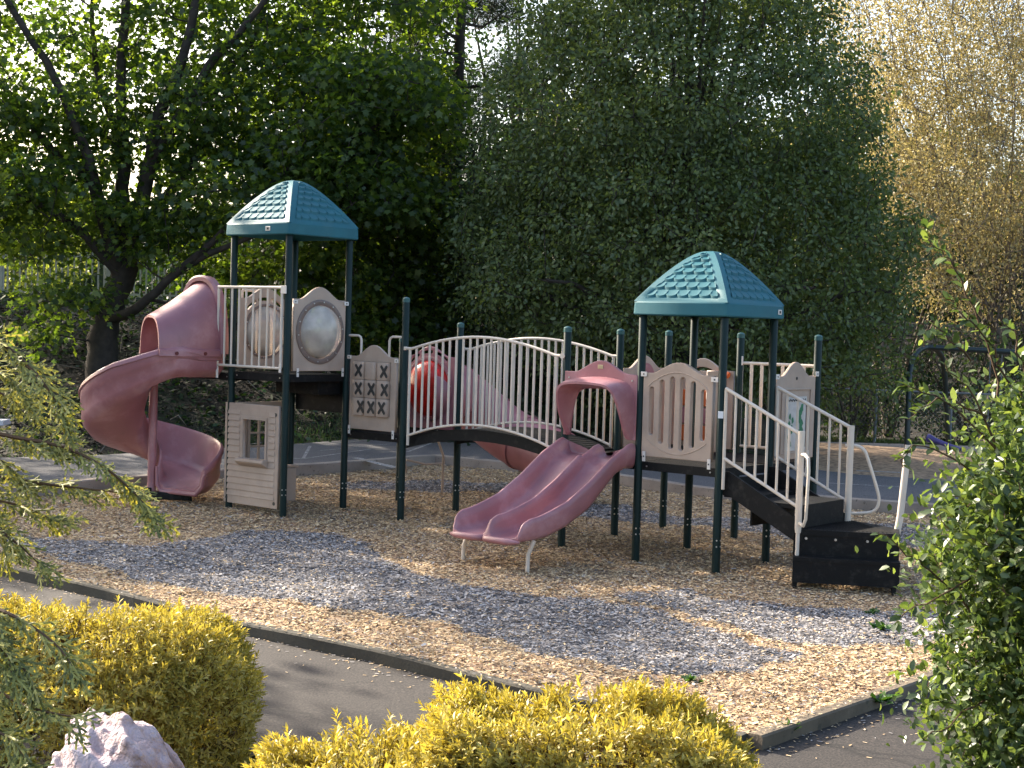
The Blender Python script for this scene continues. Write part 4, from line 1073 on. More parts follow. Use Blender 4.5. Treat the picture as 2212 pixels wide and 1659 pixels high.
def skeleton(base, limbs, anchors, seg=.45, rmin=.006, taper=.62, lift=.25, jit=.10, rng=None):
    """limbs: polylines [(pts, r0, r1)]; every anchor is joined to the nearest wood that lies nearer the base"""
    rng = rng or RNG; base = np.array(base, float); tubes = []; NP = []; NR = []
    for pts, r0, r1 in limbs:
        P = smoothcurve(pts, 4) if len(pts) > 2 else [np.array(p, float) for p in pts]
        k = len(P); R = [r0+(r1-r0)*(i/(k-1))**.8 for i in range(k)]
        P = [p + rng.normal(0, .02+.0*i, 3)*min(1, r1*8+.3) for i, p in enumerate(P)]
        tubes.append((P, R)); NP += P; NR += R
    NPa = np.zeros((len(NP)+len(anchors)*12, 3)); NRa = np.zeros(len(NPa)); n = len(NP); NPa[:n] = NP; NRa[:n] = NR
    D0 = np.linalg.norm(anchors-base, axis=1); order = np.argsort(D0)
    for i in order:
        a = anchors[i]; Q = NPa[:n]; d = np.linalg.norm(Q-a, axis=1)
        bd = np.linalg.norm(Q-base, axis=1); cost = d + np.where(bd > D0[i]-.05, 3., 0) + np.maximum(0, Q[:, 2]-a[2])*.6
        j = int(np.argmin(cost)); p0 = Q[j].copy(); r0 = max(rmin*1.2, min(NRa[j]*taper, .012*d[j]+rmin*1.5)); dist = d[j]
        k = max(2, int(dist/seg)+1); pts = [p0]; mid = (p0+a)/2+np.array([0, 0, -lift*dist*.35])+rng.normal(0, jit*dist*.5, 3)
        for q in range(1, k+1):
            t = q/k; pts.append(p0*(1-t)**2+2*mid*t*(1-t)+a*t*t + (rng.normal(0, jit*.12, 3) if q < k else 0))
        rr = [r0+(rmin-r0)*q/k for q in range(k+1)]; tubes.append((pts, rr))
        m_ = min(k, 11); NPa[n:n+m_] = pts[1:m_+1]; NRa[n:n+m_] = rr[1:m_+1]; n += m_
    return tubes
def lobe_points(lobes, rng, planes=None):
    out = []
    for (cx, cy, cz, rx, ry, rz, n, shell) in lobes:
        d = unit(rng.normal(0, 1, (n, 3))); r = rng.random(n)**(1/3.); r = np.where(rng.random(n) < shell, .72+.28*rng.random(n), r)
        # uneven outline
        wob = 1 + (.10*np.sin(d[:, 0]*7+cx)+.09*np.sin(d[:, 1]*9+cy)+.08*np.sin(d[:, 2]*11))*(.35 if n > 700 else 1)
        out.append(np.array([cx, cy, cz])+d*r[:, None]*wob[:, None]*np.array([rx, ry, rz]))
    return np.concatenate(out)
def tree(name, label, cat, base, limbs, lobes, leaf, bark, rmin=.006, group=None, seed=1, seg=.45, lift=.25, jit=.1, extra=None, clip=None, twigs=0, trunk_name='trunk', crown_name='crown'):
    """leaf: dict(T, F, n, sigma, size, mat, flat)"""
    rng = np.random.default_rng(seed); base = np.array(base, float)
    A = lobe_points(lobes, rng)
    if clip is not None: A = A[clip(A)]
    root = empty(name, base); tag(root, label, cat, group)
    tb = skeleton(base, limbs, A, seg, rmin, lift=lift, jit=jit, rng=rng)
    m = MB(); tr = MB(); nl = len(limbs)
    for i, (P, R) in enumerate(tb):
        (tr if i < nl else m).tube(P, R, 10 if i < nl else 4, cap=False)
    # fine twigs
    for i in range(twigs):
        a = A[rng.integers(len(A))]; d = unit((a-base)*np.array([.35, .35, .2])+rng.normal(0, .6, 3)+np.array([0, 0, .65])); l = rng.uniform(.3, .9)
        m.tube([a, a+d*l*.5+rng.normal(0, .03, 3), a+d*l], [rmin, rmin*.8, rmin*.5], 3, cap=False)
    t = tr.build(trunk_name, bark, root, True, off=base); t.modifiers.remove(t.modifiers['edges'])
    b = m.build('branches', bark, root, True, off=base); b.modifiers.remove(b.modifiers['edges'])
    n = leaf['n']; k = len(A); rep = np.repeat(np.arange(k), n); N = len(rep)
    sg = leaf['sigma']; jit3 = rng.normal(0, 1, (N, 3))*np.array([sg, sg, sg*leaf.get('vz', .6)])
    pos = A[rep]+jit3
    out = unit(jit3+rng.normal(0, .3, (N, 3))*sg)
    fl = leaf.get('flat', .5)
    nrm = unit(np.stack([rng.normal(0, 1, N)*(1-fl), rng.normal(0, 1, N)*(1-fl)-.25*(1-fl), np.ones(N)*fl+rng.normal(0, .3, N)], -1)+.25*out)
    droop = np.array([0, 0, -leaf.get('droop', .35)]); fwd = unit(out+droop+rng.normal(0, .3, (N, 3)))
    size = leaf['size']*rng.uniform(.65, 1.2, N)
    o = scatter_leaves(crown_name, leaf['T'], leaf['F'], pos, nrm, fwd, size, leaf['mat'], root, base)
    return root

M_MAPLE = leafmat('maple_leaf', [(.024, .052, .018), (.042, .080, .024), (.065, .115, .030), (.11, .165, .040)], .58, (3.2, 2.8, .7), .03, .45)
M_LIND = leafmat('linden_leaf', [(.060, .090, .038), (.085, .122, .048), (.116, .160, .060), (.16, .21, .078)], .38, (2.0, 1.9, .75), .03, .45)
M_GOLD = leafmat('golden_leaf', [(.22, .20, .09), (.34, .30, .14), (.44, .385, .19), (.52, .46, .26)], .38, (1.25, 1.15, .8), .04)
M_DARK = leafmat('dark_leaf', [(.010, .026, .010), (.018, .042, .014), (.028, .06, .016)], .35, (2.2, 2.0, .6), .04)
M_PINE = leafmat('pine_needles', [(.010, .022, .014), (.018, .034, .022)], .15, (1.5, 1.5, .6), .03)
M_YG = leafmat('yellow_green_leaf', [(.07, .11, .03), (.13, .18, .05), (.20, .23, .08)], .5, (2.2, 2.0, .8), .04)  # yellow-green leaves, tone varied at random per leaf

def pp(px, py, Y): return atY(px, py, Y)
def gz(x, y): return float(H(x, y))
# big maple at the left ------------------------------------------------------
mbx, mby = -7.25, 26.6; B_ = np.array([mbx, mby, gz(mbx, mby)-.2])
fork = pp(275, 570, 26.6)
limbs = [([B_, pp(222, 735, 26.6), pp(240, 660, 26.6), fork], .30, .21),
         ([fork, pp(262, 470, 26.7), pp(268, 330, 26.6), pp(262, 160, 26.5), pp(272, -60, 26.3), pp(262, -260, 26.2)], .165, .05),
         ([pp(262, 610, 26.6), pp(225, 470, 26.2), pp(205, 400, 26.0), pp(178, 310, 25.8), pp(120, 170, 25.6), pp(20, 10, 25.4), pp(-60, -160, 25.)], .15, .04),
         ([fork, pp(300, 470, 26.4), pp(325, 340, 26.2), pp(345, 250, 26.1), pp(392, 130, 26.), pp(430, -40, 26), pp(470, -240, 26)], .17, .05),
         ([pp(322, 360, 26.2), pp(400, 230, 26.), pp(470, 120, 25.8), pp(560, 20, 25.6), pp(640, -110, 25.4)], .11, .04),
         ([pp(300, 500, 26.4), pp(420, 340, 26.4), pp(470, 190, 26.6), pp(560, 60, 26.8), pp(600, -120, 27)], .10, .03),
         ([pp(235, 690, 26.5), pp(300, 662, 26.0), pp(380, 590, 25.6), pp(460, 520, 25.4), pp(560, 420, 25.3), pp(660, 340, 25.3), pp(800, 280, 25.4), pp(900, 220, 25.6)], .105, .015),
         ([pp(400, 575, 25.6), pp(520, 520, 25.2), pp(640, 480, 25.0), pp(760, 440, 25.), pp(900, 420, 25.2)], .06, .015),
         ([pp(265, 600, 26.5), pp(150, 480, 26.2), pp(60, 430, 26), pp(-60, 380, 25.8)], .10, .03),
         ([pp(205, 400, 26.), pp(90, 300, 26.4), pp(0, 180, 26.8), pp(-120, 90, 27)], .08, .03),
         ([pp(268, 330, 26.6), pp(215, 180, 26.9), pp(200, 60, 27), pp(205, -100, 27.2)], .08, .03)]
lobes = []
def lb(px, py, Y, rx, ry, rz, n, sh=.6): c = pp(px, py, Y+.9); lobes.append((c[0], c[1], c[2], rx, ry, rz, n, sh))
lb(90, 340, 26.0, 1.5, 1.4, .7, 34); lb(60, 130, 26.0, 1.7, 1.6, 1.1, 48); lb(250, 30, 26.4, 1.7, 1.6, 1.1, 46); lb(110, 240, 25, 1.2, 1., .5, 22); lb(380, 230, 24.9, 1.2, 1., .6, 26); lb(20, 480, 26, 1.1, 1.0, .5, 22)
lb(60, 520, 25.6, 1.3, 1.1, .35, 18); lb(150, 460, 25.8, 1.2, 1.0, .4, 22); lb(150, 640, 24.6, .8, .7, .30, 13); lb(350, 500, 25.2, 1.2, 1.1, .6, 42); lb(250, 290, 26, 1.2, 1.3, .6, 26)
lb(470, 350, 26.0, 1.3, 1.4, .8, 60); lb(430, 90, 26.4, 1.4, 1.6, 1.1, 48); lb(580, 180, 26.2, 1.4, 1.6, 1.3, 84); lb(560, 440, 24.3, 1.2, .8, .6, 34); lb(700, 330, 24.3, 1.2, .8, .7, 40); lb(820, 200, 24.3, 1.2, .8, .7, 36); lb(790, 400, 24.0, 1.0, .7, .5, 34); lb(130, 400, 24.6, 1.1, .7, .4, 20)
lb(660, 360, 25.8, 1.3, 1.5, .9, 80); lb(760, 70, 26.4, 1.5, 1.8, 1.4, 110); lb(840, 260, 26.2, 1.3, 1.6, 1.1, 110); lb(870, 460, 26.2, 1.1, 1.4, .9, 90)
lb(750, 560, 26.0, 1.2, 1.2, .7, 60); lb(560, 600, 26.4, 1.1, 1.0, .5, 34); lb(900, 640, 27, 1.0, 1.2, .8, 50); lb(820, 700, 26.5, 1.1, 1.0, .55, 46)
lb(130, 730, 24.6, .6, .6, .16, 6); lb(420, -180, 26.2, 4.2, 2.0, 1.3, 170); lb(380, -420, 26.2, 3.4, 2.0, 1.2, 120); lb(-150, 150, 25.8, 1.6, 1.4, 2.4, 80); lb(-330, 60, 25.4, 1.4, 1.4, 2.2, 60); lb(850, -120, 26.4, 1.8, 1.8, 1.2, 80)
tree('maple_tree', 'large broad maple with dark spreading limbs and back-lit green leaves on the left bank', 'tree', B_, limbs, lobes,
     dict(T=MAPLE_T, F=MAPLE_F, n=42, sigma=.25, vz=.5, size=.125, mat=M_MAPLE, flat=.5), BARK, .009, seed=3)

# dome-shaped linden ------------------------------------------------------------
lx, ly = 2.75, 24.6; B_ = np.array([lx, ly, gz(lx, ly)-.2]); rg = np.random.default_rng(5); limbs = [([B_, [lx, ly, 1.2], [lx-.05, ly, 2.2]], .30, .24)]
for i in range(17):
    a = 2*math.pi*i/17+rg.uniform(-.2, .2); sp = rg.uniform(.25, 1.) if i % 3 else rg.uniform(0, .3); top = 10.2-2.6*sp
    f = lambda t: [lx+math.cos(a)*sp*2.7*t**1.25, ly+math.sin(a)*sp*2.4*t**1.25, 1.7+(top-1.7)*t]
    limbs.append(([[lx, ly, 1.5], f(.25), f(.5), f(.75), f(1.)], .085, .02))
for i in range(10):
    a = 2*math.pi*i/10+.2; limbs.append(([[lx, ly, 1.5], [lx+math.cos(a)*1.2, ly+math.sin(a)*1.1, 2.3], [lx+math.cos(a)*2.6, ly+math.sin(a)*2.3, 2.9], [lx+math.cos(a)*3.4, ly+math.sin(a)*2.9, 3.0]], .07, .02))
lobes = [(lx+.05, ly, 3.5, 3.80, 3.0, 2.4, 1650, .92), (lx-.15, ly, 5.5, 3.40, 2.8, 2.6, 1300, .9), (lx-.35, ly, 7.8, 2.60, 2.3, 2.6, 800, .85), (lx-.4, ly, 10.2, 1.6, 1.6, 1.6, 90, .6), (lx+.6, ly-.2, 2.2, 3.1, 2.6, 1.2, 260, .8)]
tree('linden_tree', 'dense dome-shaped green tree behind the low shingled roof', 'tree', B_, limbs, lobes,
     dict(T=OVAL_T, F=OVAL_F, n=40, sigma=.13, vz=.9, size=.086, mat=M_LIND, flat=.25, droop=.5), BARK, .006, seed=6, jit=.08, clip=lambda A: A[:, 2] > .95)

# golden tree at the right --------------------------------------------------------
gx, gy = 10.2, 31.5; B_ = np.array([gx, gy, gz(gx, gy)-.2]); rg = np.random.default_rng(9); limbs = [([B_, [gx, gy, 1.6], [gx-.1, gy, 2.6]], .26, .22)]
for i in range(22):
    a = 2*math.pi*i/22+rg.uniform(-.2, .2); sp = rg.uniform(.3, 1.0); top = 12.5-2.*sp
    f = lambda t: [gx+math.cos(a)*sp*4.6*t**(1.1+.3*math.sin(i))+rg.normal(0, .22), gy+math.sin(a)*sp*3.0*t**1.1+rg.normal(0, .2), 2.0+(top-2.)*t+rg.normal(0, .1)]
    limbs.append(([[gx+rg.normal(0, .35), gy, 1.2+rg.uniform(0, 1.6)], f(.25), f(.5), f(.75), f(1.)], .026, .006))
lobes = [(gx-.9, gy-.4, 5.2, 3.4, 2.2, 1.9, 330, .5), (gx-.2, gy, 6.6, 3.9, 2.8, 2.6, 620, .5), (gx-.6, gy, 9.2, 4.2, 3.0, 2.6, 760, .5), (gx-.6, gy, 11.5, 3.6, 2.6, 2.0, 180, .5), (gx+.6, gy, 4.2, 3.4, 2.2, 1.4, 200, .5)]
tree('golden_tree', 'tall tree with sparse golden spring leaves and pale upright twigs at the right', 'tree', B_, limbs, lobes,
     dict(T=OVAL_T, F=OVAL_F, n=58, sigma=.30, vz=1., size=.070, mat=M_GOLD, flat=.2), BARKL, .007, seed=10, lift=.05, jit=.06, twigs=2600)
gx2, gy2 = 14.5, 34.5; B_ = np.array([gx2, gy2, gz(gx2, gy2)-.2]); limbs = [([B_, [gx2, gy2, 3], [gx2-.3, gy2, 7], [gx2-1, gy2, 12]], .30, .08), ([[gx2, gy2, 4.5], [gx2-1.6, gy2-1, 6.6], [gx2-3.2, gy2-1.4, 9.5]], .14, .04), ([[gx2, gy2, 4.2], [gx2-2, gy2-.6, 5.6], [gx2-3.6, gy2-1.2, 6.0]], .12, .03)]
tree('bare_tree', 'dark-limbed half-bare tree behind the golden tree at the right edge', 'tree', B_, limbs, [(gx2-1, gy2, 9, 3.6, 2.5, 4.0, 260, .4)],
     dict(T=OVAL_T, F=OVAL_F, n=10, sigma=.3, vz=1., size=.085, mat=M_GOLD, flat=.2), BARK, .010, seed=12, twigs=500)

# conifer and dark trees in the middle ---------------------------------------------
px_, py_ = -1.3, 31.; B_ = np.array([px_, py_, gz(px_, py_)-.2]); limbs = [([B_, [px_, py_, 6], [px_+.1, py_, 13.5]], .26, .05)]; rg = np.random.default_rng(14)
lobes = []
for i in range(30):
    z = 4.2+i*.33; a = rg.uniform(0, 6.28); r = (2.1-.09*i*.5)*rg.uniform(.7, 1.1); e = [px_+math.cos(a)*r, py_+math.sin(a)*r, z+.5]
    limbs.append(([[px_, py_, z], [px_+math.cos(a)*r*.5, py_+math.sin(a)*r*.5, z+.05], e], .045, .012)); lobes.append((px_+math.cos(a)*r*.75, py_+math.sin(a)*r*.75, z+.35, .65, .65, .28, 14, .3))
NT = np.array([(-.02, 0, 0), (.02, 0, 0), (.012, 1, 0), (-.012, 1, 0)])
tree('pine_tree', 'dark pine with open whorled branches between the two green trees', 'tree', B_, limbs, lobes, dict(T=NT, F=[(0, 1, 2, 3)], n=190, sigma=.15, vz=.8, size=.18, mat=M_PINE, flat=0., droop=-.3), BARK, .01, seed=15)
def bushy(name, label, cat, x, y, r, h, n, mat, seed, size=.11, nl=26, bark=BARKM, lobes=None, zmin=None, twigs=0, group='background shrubs and trees', sig=.22, stems=7, T=OVAL_T, F=OVAL_F, br=.006, shell=.65):
    b = np.array([x, y, gz(x, y)-.1]); rg = np.random.default_rng(seed); limbs = []
    for i in range(stems):
        a = 2*math.pi*i/stems+rg.uniform(-.3, .3); s = rg.uniform(.2, .75); limbs.append(([b, [x+math.cos(a)*r*s*.35, y+math.sin(a)*r*s*.35, b[2]+h*.35], [x+math.cos(a)*r*s, y+math.sin(a)*r*s, b[2]+h*.85]], .05*h/3+.01, .012))
    lo = lobes or [(x, y, b[2]+h*.5, r, r*.8, h*.52, n, shell)]
    return tree(name, label, cat, b, limbs, lo, dict(T=T, F=F, n=nl, sigma=sig, vz=.8, size=size, mat=mat, flat=.35), bark, br, seed=seed, twigs=twigs, trunk_name='stems', group=group)
bushy('dark_tree', 'dark tree behind the pine at the top centre', 'tree', .2, 34.5, 2.3, 8.6, 330, M_DARK, 36, .12)
bushy('dark_tree', 'dark broad tree filling the gap behind the maple and the pine', 'tree', -3.6, 31.5, 2.6, 7.6, 420, M_DARK, 21, .13)
bushy('dark_tree', 'dark leafy tree behind the arched bridge, left of the dome-shaped tree', 'tree', -1.2, 28.2, 1.7, 4.6, 300, M_DARK, 22, .10)
bushy('shrub', 'green shrub hanging over the bank above the bridge rail', 'shrub', .3, 27.3, 1.6, 3.2, 200, M_DARK, 23, .09)
bushy('shrub', 'dark shrub on the bank under the spread of the maple', 'shrub', -4.6, 29.2, 2.0, 2.6, 190, M_DARK, 24, .11)
bushy('dark_tree', 'dark tree behind the dome-shaped tree', 'tree', 3.6, 31.5, 3.4, 5.4, 380, M_DARK, 25, .16, 22)
bushy('shrub', 'brown twiggy shrub beyond the chain-link fence', 'shrub', 8.2, 32.6, 2.6, 4.3, 130, M_DARK, 26, .09, 12, BARKM, twigs=900)
bushy('shrub', 'dark twiggy shrub beyond the swing frame at the right edge', 'shrub', 11.8, 31.0, 2.6, 3.8, 150, M_DARK, 27, .09, 16, BARKM, twigs=700)
bushy('shrub', 'low dark shrub behind the chain-link fence, below the dome-shaped tree', 'shrub', 5.4, 31.4, 2.0, 2.4, 170, M_DARK, 32, .09, 20, twigs=300)
bushy('shrub', 'low dark shrub behind the chain-link fence post right of the stairs', 'shrub', 7.4, 31.6, 1.5, 2.2, 130, M_DARK, 33, .09, 20, twigs=300)
bushy('shrub', 'low dark shrub behind the fence, right of the swing frame', 'shrub', 9.6, 31.4, 1.7, 2.6, 150, M_DARK, 34, .09, 20, twigs=300)
bushy('shrub', 'yellow-leaved shrub seen through the swing frame', 'shrub', 6.8, 29.9, .9, 1.9, 60, M_YG, 28, .08, 20)
bushy('shrub', 'bright yellow-green bush beyond the picket fence at the left', 'shrub', -12.6, 37.5, 2.2, 2.9, 170, M_YG, 29, .13)
bushy('shrub', 'dark green bush behind the picket fence beside the maple trunk', 'shrub', -8.4, 38., 1.9, 1.6, 110, M_DARK, 30, .13)
bushy('dark_tree', 'dark bush at the left edge behind the picket fence', 'tree', -13.0, 33.5, 1.2, 2.6, 110, M_DARK, 31, .12)
# distant wood as one mass
A_ = []; rg = np.random.default_rng(40)
n_ = 26000; X_ = rg.uniform(-40, 48, n_); Y_ = rg.uniform(44, 58, n_); hmax = np.where(X_ < -5, 3.2, np.where(X_ < 10, 6.5, 6.0))+1.3*np.sin(X_*.7)+.8*np.sin(X_*1.9+1); Z_ = 2.3+rg.random(n_)**.8*hmax
P_ = np.stack([X_, Y_, Z_], -1); N_ = unit(rg.normal(0, 1, (n_, 3)))
fw = scatter_leaves('far_wood', OVAL_T, OVAL_F, P_, N_, unit(rg.normal(0, 1, (n_, 3))), rg.uniform(.5, .9, n_), M_DARK); tag(fw, 'dark far wood beyond the park trees', 'wood', None, 'stuff')

# unseen trees added past the left edge to throw the dappled shade
def dapple_lobes(x, y, z, r, sd_):
    q = np.random.default_rng(sd_); out = []
    for k in range(15 if r > 3 else 8):
        d = unit(q.normal(0, 1, 3))*q.uniform(.45, 1.0)*r; out.append((x+d[0], y+d[1], z+d[2]*.8, 1.0, 1.0, .5, 16 if r > 3 else 18, .4))
    return out
for i, (x, y, r, z, n, sd_) in enumerate([(-13.6, 22.0, 3.4, 7.0, 84, 51), (-17.5, 28.0, 3.2, 8.0, 200, 52), (-13.6, 16.6, 2.6, 6.0, 36, 53), (-16.0, 35.5, 3.6, 8.6, 260, 54)]):
    b = np.array([x, y, gz(x, y)-.2]); limbs = [([b, [x, y, z*.35], [x+.1, y, z*.6], [x, y, z]], .24, .10)]
    for k in range(7):
        a = k*.9; limbs.append(([[x, y, z*.35+.2*k], [x+math.cos(a)*r*.4, y+math.sin(a)*r*.4, z*.6+.15*k], [x+math.cos(a)*r*.8, y+math.sin(a)*r*.8, z*.85]], .10, .03))
    tree('maple_tree', ['unseen maple added left of the play area for its dappled shade', 'unseen maple added farther back on the left for its shade', 'smaller unseen maple added near the front left for its dappled shade', 'unseen maple added behind the picket fence on the left for its shade'][i], 'tree', b, limbs, [(x, y, z, r, r, r*.82, n, .5)] if i in (1, 3) else dapple_lobes(x, y, z, r, sd_),
         dict(T=MAPLE_T, F=MAPLE_F, n=26, sigma=.36, vz=.6, size=.17, mat=M_MAPLE, flat=.5), BARK, .008, seed=sd_)

# ================================================================== FOREGROUND PLANTS
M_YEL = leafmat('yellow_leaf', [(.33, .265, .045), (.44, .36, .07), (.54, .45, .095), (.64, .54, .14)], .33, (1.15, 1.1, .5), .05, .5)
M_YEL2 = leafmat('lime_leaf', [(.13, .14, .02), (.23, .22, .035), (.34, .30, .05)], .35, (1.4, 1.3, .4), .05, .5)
TWIG = plain('shrub_twig', (.09, .05, .025), .8, noise=.3)
def mound(name, label, x, y, z0, rx, ry, h, nsh, seed, leafsize=.042, prof=None, group='yellow bushes in the front bed'):
    """rounded shrub: shoots on and inside a bumpy dome, each ending in a whorl of pointed leaves"""
    rg = np.random.default_rng(seed); root = empty(name, (x, y, z0)); tag(root, label, 'bush', group)
    P = []; D = []; age_shade = []
    n = 0
    while n < nsh:
        u, v = rg.uniform(-1, 1, 2)
        r2 = u*u+v*v
        d = unit(np.array([u, v, rg.uniform(-.25, 1.0)])) if True else 0
        wob = 1 + .035*math.sin(d[0]*6+seed)+.04*math.sin(d[1]*7+seed*2)+.03*math.sin(d[2]*9+seed+d[0]*8)
        dep = 1+rg.normal(-.02, .028) if rg.random() < .70 else rg.uniform(.60, .95)
        sx = math.copysign(abs(d[0])**.75, d[0]); sy = math.copysign(abs(d[1])**.75, d[1]); sz = math.copysign(abs(d[2])**.75, d[2])
        q = np.array([sx*rx, sy*ry, h*.42+sz*h*.56])*1.0; q = np.array([q[0]*wob*dep, q[1]*wob*dep, q[2]*(wob*dep if q[2] > h*.4 else 1)])
        if q[2] < .06: continue
        if prof is not None: q[2] *= prof(q[0]/rx)
        P.append(q+np.array([x, y, z0])); D.append(unit(d*np.array([1, 1, .6])+np.array([0, 0, .55])+rg.normal(0, .28, 3))); age_shade.append(dep*(.55+.45*max(0, d[2]+.4))); n += 1
    P = np.array(P); D = np.array(D); age_shade = np.array(age_shade)
    m = MB()
    for i in range(0, len(P), 2): m.tube([P[i]-D[i]*.16-np.array([0, 0, .04]), P[i]-D[i]*.06, P[i]+D[i]*.02], [.0028, .0022, .0012], 3, cap=False)
    for i in range(26):
        a = rg.uniform(0, 6.28); e = P[rg.integers(len(P))]; b = np.array([x+rg.normal(0, rx*.15), y+rg.normal(0, ry*.15), z0-.05]); m.tube([b, (b*.4+e*.6)-np.array([0, 0, .1]), e], [.010, .007, .002], 5, cap=False)
    s = m.build('stems', TWIG, root, off=(x, y, z0))
    for nm, sel, mt in (('yellow_leaves', age_shade > .62, M_YEL), ('lime_leaves', age_shade <= .62, M_YEL2)):  # inner and lower shoots take darker lime: leaf age plus shading put into colour
        idx = np.where(sel)[0]
        if not len(idx): continue
        nl = 12; rep = np.repeat(idx, nl); N = len(rep); k = np.tile(np.arange(nl), len(idx)); t = k/nl
        d = D[rep]; a = np.cross(d, np.array([.3, .5, .8])); a = unit(a); b = np.cross(d, a); ph = k*2.4+rg.uniform(0, .6, N)
        rad = a*np.cos(ph)[:, None]+b*np.sin(ph)[:, None]; opn = (1.15-.85*t)[:, None]
        fwd = unit(d*(1.05-opn*.55)+rad*opn*.8+rg.normal(0, .12, (N, 3))); pos = P[rep]+d*((t-.75)*.085)[:, None]
        nrm = unit(d-fwd*np.sum(d*fwd, 1)[:, None]+rg.normal(0, .15, (N, 3)))
        scatter_leaves(nm, LT, LF, pos, nrm, fwd, leafsize*rg.uniform(.7, 1.25, N)*(1.05-.25*t), mt, root, (x, y, z0))
    return root
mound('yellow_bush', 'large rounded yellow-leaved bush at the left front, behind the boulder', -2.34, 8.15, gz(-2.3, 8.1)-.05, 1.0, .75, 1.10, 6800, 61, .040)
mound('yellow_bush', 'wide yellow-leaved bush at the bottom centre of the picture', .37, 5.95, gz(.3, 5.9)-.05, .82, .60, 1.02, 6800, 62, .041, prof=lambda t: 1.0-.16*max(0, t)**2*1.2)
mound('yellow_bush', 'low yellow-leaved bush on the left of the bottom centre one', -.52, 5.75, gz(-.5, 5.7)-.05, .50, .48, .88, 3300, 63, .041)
mound('yellow_bush', 'small yellow bush tip poking up in front of the boulder', -1.62, 5.25, gz(-1.6, 5.2)-.05, .34, .30, .38, 800, 64)

